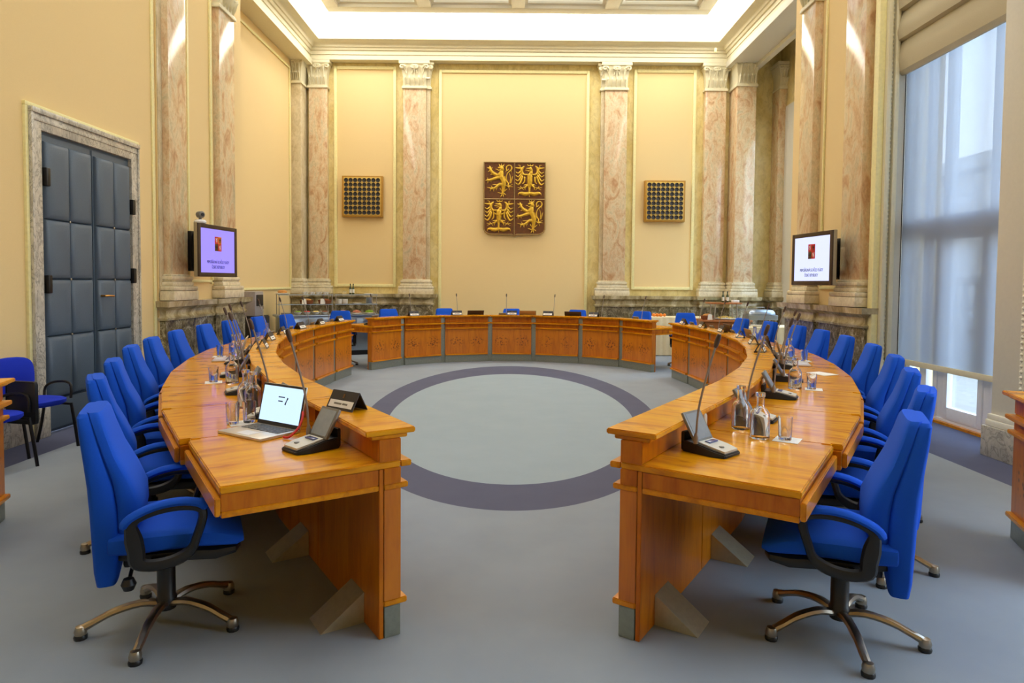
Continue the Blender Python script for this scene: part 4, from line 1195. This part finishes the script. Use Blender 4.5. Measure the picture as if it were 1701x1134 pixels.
tube(b, [(.045, -.008, .152), (.037, -.008, .135), (.03, -.008, .115)], [(.006, .0006), (.003, .0006), (.006, .0006)], 6, False, (0, 1, 0))
obj('slide_marks', b, M['ink'], ld, smooth=False)
def desk_laptop(D_, k, u, off, lid, label, scr=True, tw=0):
    p = D_.pt(k, u, off); n = D_.nr[k]
    laptop(label, (p.x, p.y, DZ), math.atan2(n.x, -n.y) + tw, lid, 108, scr, 'laptops on the desks')
desk_laptop(DL, 4, .82, .40, M['lap'], 'open white laptop halfway along the left desk wing')
desk_laptop(DR, 4, .85, .40, M['lapgold'], 'open laptop with golden lid, nearest on the right desk wing')
desk_laptop(DR, 5, .85, .40, M['lapdark'], 'open laptop with brown lid, next beyond the golden one')
desk_laptop(DR, 6, .9, .40, M['lapgold'], 'open laptop with bronze lid behind the brown one on the right wing')
desk_laptop(DR, 7, .9, .40, M['lapdark'], 'open dark laptop near the far end of the right wing')
desk_laptop(DF, 2, .72, .40, M['lapdark'], 'open dark laptop on the far desk, left of centre', True)
desk_laptop(DF, 3, .82, .40, M['lapgold'], 'open beige laptop on the far desk, right of centre')
desk_laptop(DF, 4, .75, .40, M['lapdark'], 'open dark laptop before the chair right of the middle')
b = BM(); tube(b, smooth_pts([(-1.12, 3.23, .785), (-1.09, 3.225, .785), (-1.058, 3.265, .82), (-1.05, 3.305, .86), (-1.06, 3.345, .885)], 5), .006, 7)
tag(obj('red_cable', b, M['red']), 'bright red cable hanging from the silver laptop on the near left desk', 'cable')

def make_carafe():
    t = thing('water_carafe', '', 'carafe')
    b = BM(); lathe(b, [(0, 0), (.044, 0), (.048, .006), (.048, .11), (.045, .13), (.034, .148), (.022, .158), (.019, .17), (.019, .2), (.021, .212), (.0185, .212), (.0165, .2), (.0165, .17), (.0195, .157), (.031, .146), (.0415, .129), (.0445, .11), (.0445, .014), (.04, .009), (0, .009)], 28); obj('bottle', b, M['glass'], t)
    b = BM(); lathe(b, [(0, .213), (.023, .213), (.024, .232), (0, .234)], 20); obj('stopper', b, M['glass'], t)
    return t
def make_tumbler():
    b = BM(); lathe(b, [(0, 0), (.029, 0), (.031, .004), (.036, .115), (.0335, .115), (.0285, .014), (0, .012)], 24)
    return obj('drinking_glass', b, M['glass'])
def make_napkin():
    b = BM(); box(b, -.065, .065, -.06, .06, 0, .0022); return obj('paper_napkin', b, M['paper'])
car0 = make_carafe(); carsnap = snapshot(car0); tum0 = make_tumbler(); nap0 = make_napkin(); first = {'c': 1, 't': 1, 'n': 1}
def put_carafe(p, label):
    if first['c']: first['c'] = 0; car0.location = (*p, DZ); car0['label'] = label; car0['group'] = 'water carafes'
    else: dup(carsnap, (*p, DZ), random.random() * 6, label, 'water carafes')
def put_single(key, o0, p, z, rz, label, cat, group):
    if first[key]: first[key] = 0; o = o0
    else: o = o0.copy(); C.objects.link(o)
    o.location = (*p, z); o.rotation_euler = (0, 0, rz); tag(o, label, cat, group)
sets = [('on the near right desk', DR, (0, .93, .40), [(0, .96, .515)], (0, .97, .525)),
        ('on the near right desk, second back', DR, (3, .0, .33), [(3, .02, .445)], (3, .02, .46)),
        ('behind the near left laptop', DL, (1, .68, .31), [(1, .285, .4), (1, .285, .485)], (1, .285, .445)),
        ('midway on the left desk', DL, (3, .04, .30), [(3, .13, .43)], (3, .12, .43)),
        ('beyond the white laptop on the left wing', DL, (5, .08, .36), [(5, .15, .5)], (5, .15, .51)),
        ('beside the golden laptop on the right wing', DR, (5, .2, .38), [(5, .2, .52)], (5, .2, .52)),
        ('far along the left wing', DL, (7, .15, .4), [(7, .15, .52)], None), ('far along the right wing', DR, (7, .22, .4), [(7, .22, .52)], None)]
for where_, D_, c, gl, npk in sets:
    put_carafe(D_.pt(*c), 'clear glass water carafe ' + where_)
    n = D_.nr[c[0]]; rz = math.atan2(-n.x, n.y)
    if npk: put_single('n', nap0, D_.pt(*npk), DZ, rz, 'white paper napkin under a glass ' + where_, 'napkin', 'paper napkins')
    for i, g in enumerate(gl):
        put_single('t', tum0, D_.pt(*g), DZ + .0026 if npk else DZ, 0, 'empty drinking glass ' + where_ + ('' if len(gl) == 1 else (', left one' if i == 1 else ', right one')), 'glass', 'drinking glasses')
put_carafe((1.24, 3.55), 'clear glass water carafe hidden behind the nearest right one')
put_carafe(DL.pt(5, .22, .33), 'clear glass carafe just behind the one past the white laptop')
put_carafe(DL.pt(1, .81, .33), 'clear glass carafe beside the one behind the near left laptop')
# ivory handsets hung on the ledge panel, user side
for i, (k, u) in enumerate(((0, .93), (1, .9), (2, .9))):
    p = DR.pt(k, u, .116); n = DR.nr[k]
    b = BM(); rings(b, [[Vector((x, y, z)) for x, y in sell(0, 0, hx, hy, 16, 3)] for z, hx, hy in ((0, .018, .008), (.01, .024, .014), (.08, .024, .014), (.095, .017, .008))])
    o = obj('earpiece_holder', b, M['ivory'], None, (p.x, p.y, DZ), math.atan2(-n.x, n.y))
    tag(o, '%s ivory earpiece holder from the near end of the right desk' % ORD[i], 'holder', 'ivory earpiece holders')
for i, (D_, k, u, off) in enumerate(((DR, 4, .1, .55),)):
    p = D_.pt(k, u, off)
    b = BM()
    for q in range(4): box(b, -.075 + q * .004, .075 + q * .003, -.105, .105, q * .0012, q * .0012 + .001)
    tag(obj('paper_stack', b, M['paper'], None, (p.x, p.y, DZ), .4 + i, smooth=False), 'white sheets of paper lying ' + ['beside the second carafe on the right desk'][i], 'papers', 'sheets of paper')

# ------------------------------------------------------------------ buffet, left
bx, by, brz = -3.9, 13.95, math.atan2(1.0, 1.9)
def bl(x, y):      # buffet-local (x along, -y towards the camera) to world
    return (bx + x * math.cos(brz) - y * math.sin(brz), by + x * math.sin(brz) + y * math.cos(brz))
bt = thing('buffet_counter', 'long steel buffet counter with food behind the left desk wing', 'counter', (bx, by, 0), brz)
b = BM(); box(b, -1.05, 1.12, -.3, .3, .82, .86, .006); obj('counter_top', b, M['steel'], bt)
b = BM(); box(b, -1.0, 1.08, -.26, .26, .1, .82, .006); obj('cabinet', b, M['steel'], bt)
b = BM(); box(b, -.98, 1.06, -.22, .24, 0, .1); obj('plinth', b, M['black'], bt)
for k in range(4):
    b = BM(); box(b, -.97 + k * .51, -.5 + k * .51, -.272, -.258, .16, .78, .004); dd = obj('door', b, M['steel'], bt)
    b = BM(); tube(b, [(-.55 + k * .51, -.28, .6), (-.55 + k * .51, -.28, .74)], .008, 6); obj('handle', b, M['chrome'], dd)
def rack(label, x0, x1):
    t = thing('glass_rack', label, 'rack', (*bl((x0 + x1) / 2, .05), .86), brz, 'glass shelf racks on the buffet')
    w_ = (x1 - x0) / 2
    for nm, z in (('shelf', .21), ('shelf', .41)):
        b = BM(); box(b, -w_, w_, -.17, .17, z, z + .01); s_ = obj(nm, b, M['shelfglass'], t, smooth=False)
        b = BM(); tube(b, [(-w_, -.17, z), (w_, -.17, z)], .007, 6); obj('shelf_rail', b, M['steel'], s_)
    for sx in (-w_ + .02, w_ - .02):
        for y in (-.16, .16):
            b = BM(); tube(b, [(sx, y, .001), (sx, y, .42)], .009, 8); obj('post', b, M['chrome'], t)
rack('left glass shelf rack with bread baskets on the buffet counter', -1.0, .1)
rack('right glass shelf rack with cups and bottles on the buffet counter', .14, 1.05)
def bowl(label, p, z, r, h, mat, group=None):
    b = BM(); lathe(b, [(0, 0), (r * .55, 0), (r * .8, h * .5), (r, h), (r * .95, h), (r * .7, h * .45), (0, h * .2)], 20)
    tag(obj('serving_bowl', b, mat, None, (*p, z)), label, 'bowl', group)
def loaf(label, p, z, mat, rz=0, s=1.0, name='bread_roll'):
    b = BM(); rings(b, [[Vector((x * s, y * s, zz * s)) for y, zz in [(q[0], max(0, q[1])) for q in sell(0, .03, hw, hh, 14, 2.2)]] for x, hw, hh in ((-.1, .01, .01), (-.085, .03, .028), (-.03, .045, .042), (.04, .045, .044), (.09, .028, .026), (.102, .008, .01))])
    tag(obj(name, b, mat, None, (*p, z), rz), label, 'bread', 'bread on the buffet')
def basket(name, label, p, z, r=.14, group='bread baskets'):
    b = BM(); lathe(b, [(0, 0), (r * .8, 0), (r * .95, .04), (r, .08), (r * .94, .08), (r * .9, .04), (r * .74, .012), (0, .012)], 20)
    for k in range(3): tube(b, [(r * (.9 + .03 * k) * math.cos(a), r * (.9 + .03 * k) * math.sin(a), .02 + .025 * k) for a in [2 * PI * q / 20 for q in range(20)]], .006, 5, True)
    tag(obj(name, b, M['crust'], None, (*p, z)), label, 'basket', group)
z1, z2, zc = .86 + .2215, .86 + .4215, .8615
basket('bread_basket', 'dark wicker bread basket on the left rack, left one', bl(-.42, -.02), z1); basket('bread_basket', 'dark wicker bread basket on the left rack, right one', bl(-.05, -.02), z1)
for i, (x, y, m_) in enumerate(((-.42, -.062, 'bread'), (-.42, .022, 'bread'), (-.05, -.062, 'crust'), (-.05, .022, 'bread'))):
    loaf('bread loaf in the ' + ('left' if i < 2 else 'right') + ' wicker basket, ' + ('front' if i % 2 == 0 else 'rear') + ' one', bl(x, y), z1 + .05, M[m_], brz, .84)
def hung_napkin(label, p, z, rz):
    b = BM(); rs = []
    for x in (-.05, -.017, .017, .05):
        q = .008 * math.sin(x * 60)
        rs.append([Vector((x, q, 0)), Vector((x, q + .006, 0)), Vector((x * .8, q + .01, .1)), Vector((x * .8, q + .004, .104 + .01 * math.cos(x * 30)))])
    rings(b, rs); tag(obj('cloth_napkin', b, M['napkin'], None, (*p, z), rz), label, 'napkin', 'cloth napkins')
for i, x in enumerate((-.5, -.13)):
    hung_napkin('white cloth napkin in front of the ' + ['left', 'right'][i] + ' bread basket on the rack', bl(x, -.185), z1 + .0005, brz)
b = BM(); lathe(b, [(0, 0), (.1, 0), (.15, .02), (.145, .024), (.09, .008), (0, .008)], 20); tag(obj('serving_plate', b, M['porcelain'], None, (*bl(-.9, 0), z2)), 'white plate of pastries on top of the left rack end', 'plate')
for i in range(3): loaf('golden pastry on the top plate at the left rack end, %s from the front' % ORD[i], bl(-.9, -.08 + .08 * i), z2 + .026, M['bread'], brz, .8, 'pastry')
for i in range(8):
    b = BM(); lathe(b, [(0, 0), (.025, 0), (.04, .05), (.037, .05), (.022, .006), (0, .006)], 14)
    tag(obj('dessert_cup', b, M['porcelain'], None, (*bl(-.48 + i * .07, -.06 + (i % 2) * .1), z2)), 'white dessert cup, %s from the left on the left rack top' % ORD[i], 'cup', 'dessert cups on the rack')
for i, (x, m_) in enumerate(((-.62, 'porcelain'), (-.44, 'porcelain'), (-.26, 'porcelain'), (-.08, 'porcelain'))):
    bowl('white salad bowl on the counter, %s from the left' % ORD[i], bl(x, -.12), zc, .085, .06, M['porcelain'], 'salad bowls')
    b = BM()
    for q in range(9): lathe(b, [(0, -.02), (.02, -.01), (.024, .004), (.014, .018), (0, .022)], 8, (.045 * math.cos(q * 2.4) * (q / 9) ** .5, .045 * math.sin(q * 2.4) * (q / 9) ** .5, 0))
    o = obj('salad', b, M[('lettuce', 'tomato', 'cheese', 'crust')[i]], None, (*bl(x, -.12), zc + .058)); o['kind'] = 'stuff'; tag(o, 'chopped %s in the %s white bowl' % (('green salad', 'tomatoes', 'cheese', 'dark salad')[i], ORD[i]), 'salad')
for i, (x, m_, lab) in enumerate(((.32, 'ham', 'sliced ham'), (.6, 'ham', 'pink cold cuts'), (.88, 'lettuce', 'green leaf salad'))):
    b = BM(); lathe(b, [(0, 0), (.085, 0), (.13, .016), (.126, .02), (.08, .007), (0, .007)], 22); tag(obj('serving_platter', b, M['porcelain'], None, (*bl(x, -.1), zc)), 'white platter under the ' + lab, 'platter', 'platters on the counter')
    b = BM()
    for q in range(12):
        a = q * 2.4; r = .07 * (q / 12) ** .5
        k0 = len(b.verts); lathe(b, [(0, 0), (.04, .004), (.042, .01), (.02, .016), (0, .014)], 10); b.verts.ensure_lookup_table()
        xform(b, Matrix.Translation((r * math.cos(a), r * math.sin(a), .014 + .004 * (12 - q))) @ Matrix.Rotation(.06, 4, 'X'), b.verts[k0:])
    o = obj('cold_cuts', b, M[m_], None, (*bl(x, -.1), zc + .008)); o['kind'] = 'stuff'; tag(o, lab + ' arranged on a platter on the buffet counter', 'food')
for i, x in enumerate((.26, .38)):
    b = BM(); lathe(b, [(0, 0), (.05, 0), (.056, .01), (.056, .1), (.05, .1), (.05, .012), (0, .012)], 20); tag(obj('cup_stack', b, M['porcelain'], None, (*bl(x, 0), z1)), 'white crock on the right rack shelf, %s one' % ('left', 'right')[i], 'crock', 'white crocks on the rack')
b = BM(); lathe(b, [(0, 0), (.06, 0), (.065, .01), (.065, .13), (.058, .13), (.058, .012), (0, .012)], 20); tag(obj('ice_bucket', b, M['steel'], None, (*bl(.9, 0), z1)), 'small steel bucket at the right end of the rack shelf', 'bucket')
b = BM(); lathe(b, [(0, 0), (.07, 0), (.1, .012), (.098, .015), (.06, .006), (0, .006)], 20); tag(obj('side_plate', b, M['porcelain'], None, (*bl(.64, 0), z1)), 'white side plate lying on the right rack shelf', 'plate')
for i, x in enumerate((.5, .56)):
    o = thing('oil_bottle', 'slim dark bottle with white label on the left buffet rack, %s one' % ('left', 'right')[i], 'bottle', (*bl(x, .02), z2), 0, 'bottles on the left buffet')
    b = BM(); lathe(b, [(0, 0), (.024, 0), (.026, .01), (.026, .13), (.012, .16), (.01, .2), (0, .2)], 14); obj('bottle_body', b, M['greenglass'], o)
    b = BM(); lathe(b, [(0, .2), (.013, .2), (.013, .225), (0, .226)], 12); obj('cap', b, M['dark'], o)
    b = BM(); lathe(b, [(.0262, .03), (.027, .03), (.027, .11), (.0262, .11)], 14); obj('paper_label', b, M['label'], o)
b = BM()
for q in range(3): lathe(b, [(0, 0), (.012, 0), (.014, .06), (0, .07)], 10, (q * .03, 0, 0))
tag(obj('cruet_set', b, M['glass'], None, (*bl(.34, .02), z2)), 'small glass cruet set beside the dark bottles', 'cruet')
b = BM(); lathe(b, [(0, 0), (.07, 0), (.1, .012), (.098, .015), (.06, .006), (0, .006)], 20); tag(obj('side_plate', b, M['porcelain'], None, (*bl(.88, 0), z2)), 'white side plate on top of the right rack', 'plate')
# coffee machine on a black cabinet
t = thing('storage_cabinet', 'black low cabinet beyond the left pier', 'cabinet', (-4.76, 12.05, 0))
b = BM(); box(b, -.22, .22, -.3, .3, .06, .92, .008); obj('carcass', b, M['black'], t)
b = BM(); box(b, -.2, .2, -.28, .28, 0, .06); obj('plinth', b, M['blackm'], t)
b = BM(); box(b, .222, .236, -.29, .29, .08, .9, .004); obj('door', b, M['black'], t)
t = thing('coffee_machine', 'grey boxy coffee machine on the black cabinet', 'coffee machine', (-4.76, 11.95, .921))
b = BM(); box(b, -.2, .2, -.2, .2, .0, .44, .02); obj('body', b, M['machine'], t)
b = BM(); box(b, .2, .215, -.15, .15, .18, .38, .006); obj('front_panel', b, M['black'], t)
b = BM(); tube(b, [(.2, 0, .17), (.27, 0, .17), (.27, 0, .13)], .012, 8); obj('spout', b, M['chrome'], t)
b = BM(); box(b, -.1, .1, -.04, .04, 0, .012, .003); box(b, -.095, .095, -.038, .038, .012, .05, .004)
tag(obj('tray_stack', b, M['consgrey'], None, (*bl(-.86, -.24), zc), brz), 'stack of grey trays at the left end of the buffet counter', 'trays')

# ------------------------------------------------------------------ right buffet tables under cloth
def cloth_table(label, x0, x1, y0, y1, h):
    t = thing('buffet_table', label, 'table', ((x0 + x1) / 2, (y0 + y1) / 2, 0), 0, 'cloth-covered buffet tables')
    w2, d2 = (x1 - x0) / 2, (y1 - y0) / 2
    b = BM(); box(b, -w2, w2, -d2, d2, h - .03, h, .004); obj('table_top', b, M['cloth'], t)
    b = BM(); per = []
    n = 180; L_ = 4 * (w2 + d2)
    for k in range(n):
        s_ = k / n * L_
        if s_ < 2 * w2: x, y, nx, ny = -w2 + s_, -d2, 0, -1
        elif s_ < 2 * w2 + 2 * d2: x, y, nx, ny = w2, -d2 + s_ - 2 * w2, 1, 0
        elif s_ < 4 * w2 + 2 * d2: x, y, nx, ny = w2 - (s_ - 2 * w2 - 2 * d2), d2, 0, 1
        else: x, y, nx, ny = -w2, d2 - (s_ - 4 * w2 - 2 * d2), -1, 0
        per.append((x, y, nx, ny, .012 * (1 + math.sin(k * 1.05))))
    rs = [[Vector((x + nx * (.004 + f * g), y + ny * (.004 + f * g), z)) for x, y, nx, ny, f in per] for z, g in ((h - .005, .15), (h - .1, .6), (.3, 1.1), (.015, 1.3))]
    rings(b, rs); obj('pleated_skirt', b, M['cloth'], t)
    return t
cloth_table('buffet table under pleated cream cloth behind the right end of the far desk', 2.75, 4.25, 14.3, 14.9, .84)
cloth_table('second cream-clothed table beyond the right desk wing', 4.4, 5.8, 12.4, 13.2, .76)
ZT = .8415
for i in range(7):
    b = BM(); bmesh.ops.create_icosphere(b, subdivisions=2, radius=.036)
    tag(obj('orange', b, M['orange'], None, (3.12 + (i % 4) * .075, 14.5 + (i // 4) * .078, ZT + .036)), 'orange in the %s row of the fruit on the cream table, %s from the left' % (('front', 'rear')[i // 4], ORD[i % 4]), 'orange', 'oranges on the cream table')
b = BM(); box(b, -.12, .12, -.1, .1, 0, .1, .01); tag(obj('plastic_box', b, M['shelfglass'], None, (3.72, 14.5, ZT)), 'clear plastic box behind the blue chair on the cream table', 'box')
# wooden two-level stand in front of the right pier
st = thing('serving_stand', 'wooden serving stand with a raised tray held by slim posts', 'stand', (4.35, 13.6, 0))
b = BM(); box(b, -.5, .5, -.28, .28, .8, .84, .006); obj('lower_board', b, M['tray'], st)
b = BM(); box(b, -.48, .48, -.26, .26, .02, .8, .006); obj('carcass', b, M['brownwood'], st)
for x in (-.24, .24):
    for y in (-.16, .16):
        b = BM(); tube(b, [(x, y, .84), (x * .9, y * .9, 1.16)], .012, 8); obj('post', b, M['chrome'], st)
b = BM(); box(b, -.32, .3, -.22, .22, 1.16, 1.19, .006); obj('upper_tray', b, M['tray'], st)
for i, dx in enumerate((-.04, .05)):
    o = thing('oil_bottle', 'slim dark bottle on the wooden serving stand, %s one' % ('left', 'right')[i], 'bottle', (4.37 + dx, 13.6, 1.191), 0, 'bottles on the serving stand')
    b = BM(); lathe(b, [(0, 0), (.024, 0), (.026, .01), (.026, .13), (.012, .16), (.01, .2), (0, .2)], 14); obj('bottle_body', b, M['greenglass'], o)
    b = BM(); lathe(b, [(0, .2), (.013, .2), (.013, .225), (0, .226)], 12); obj('cap', b, M['dark'], o)
    b = BM(); lathe(b, [(.0262, .03), (.027, .03), (.027, .11), (.0262, .11)], 14); obj('paper_label', b, M['label'], o)
b = BM(); box(b, -.1, .1, -.08, .08, 0, .1, .008); tag(obj('plastic_box', b, M['shelfglass'], None, (4.2, 13.62, 1.191)), 'clear plastic box beside the bottles on the serving stand', 'box')
b = BM(); box(b, -.07, .07, -.05, .05, 0, .05, .01); tag(obj('napkin_stack', b, M['paper'], None, (4.57, 13.55, 1.191)), 'white stack of napkins on the right edge of the serving stand', 'napkins')
basket('bread_basket', 'wicker bread basket on the left of the wooden stand', (3.98, 13.5), .8415, .13, 'bread baskets')
loaf('pale bread loaf in the basket on the wooden stand', (3.98, 13.5), .8415 + .055, M['bread'], .3, .9)
hung_napkin('white cloth napkin before the basket on the wooden stand', (4.0, 13.355), .8415, 0)
b = BM(); lathe(b, [(0, 0), (.16, 0), (.24, .02), (.235, .025), (.15, .008), (0, .008)], 26); tag(obj('serving_platter', b, M['porcelain'], None, (4.38, 13.58, .8415)), 'big white platter under the cheese on the wooden stand', 'platter')
b = BM()
for q in range(14):
    a = q * 2.4; r = .15 * (q / 14) ** .5; k0 = len(b.verts); box(b, -.03, .03, -.02, .02, 0, .025, .004); b.verts.ensure_lookup_table()
    xform(b, Matrix.Translation((r * math.cos(a), r * math.sin(a), .01 + .002 * (14 - q))) @ Matrix.Rotation(a, 4, 'Z'), b.verts[k0:])
o = obj('cheese_pieces', b, M['cheese'], None, (4.38, 13.58, .85)); o['kind'] = 'stuff'; tag(o, 'yellow cheese and vegetables heaped on the big platter', 'food')
# chafing dish on the second table
t = thing('chafing_dish', 'steel chafing dish with half-open lid near the right corner pier', 'chafing dish', (4.8, 12.8, .7615))
b = BM(); box(b, -.28, .28, -.18, .18, .12, .22, .015); obj('pan', b, M['steel'], t)
for x in (-.25, .25):
    for y in (-.15, .15):
        b = BM(); tube(b, [(x, y, 0), (x, y, .14)], .009, 6); obj('leg', b, M['chrome'], t)
b = BM(); rings(b, [[Vector((x, y, z)) for x, y in sell(0, 0, hx, hy, 20, 4)] for z, hx, hy in ((.225, .27, .17), (.27, .26, .16), (.31, .22, .12), (.325, .12, .06))]); ld = obj('lid', b, M['steel'], t)
b = BM(); tube(b, [(-.08, 0, .32), (-.08, 0, .36), (.08, 0, .36), (.08, 0, .32)], .008, 6); obj('handle', b, M['chrome'], ld)
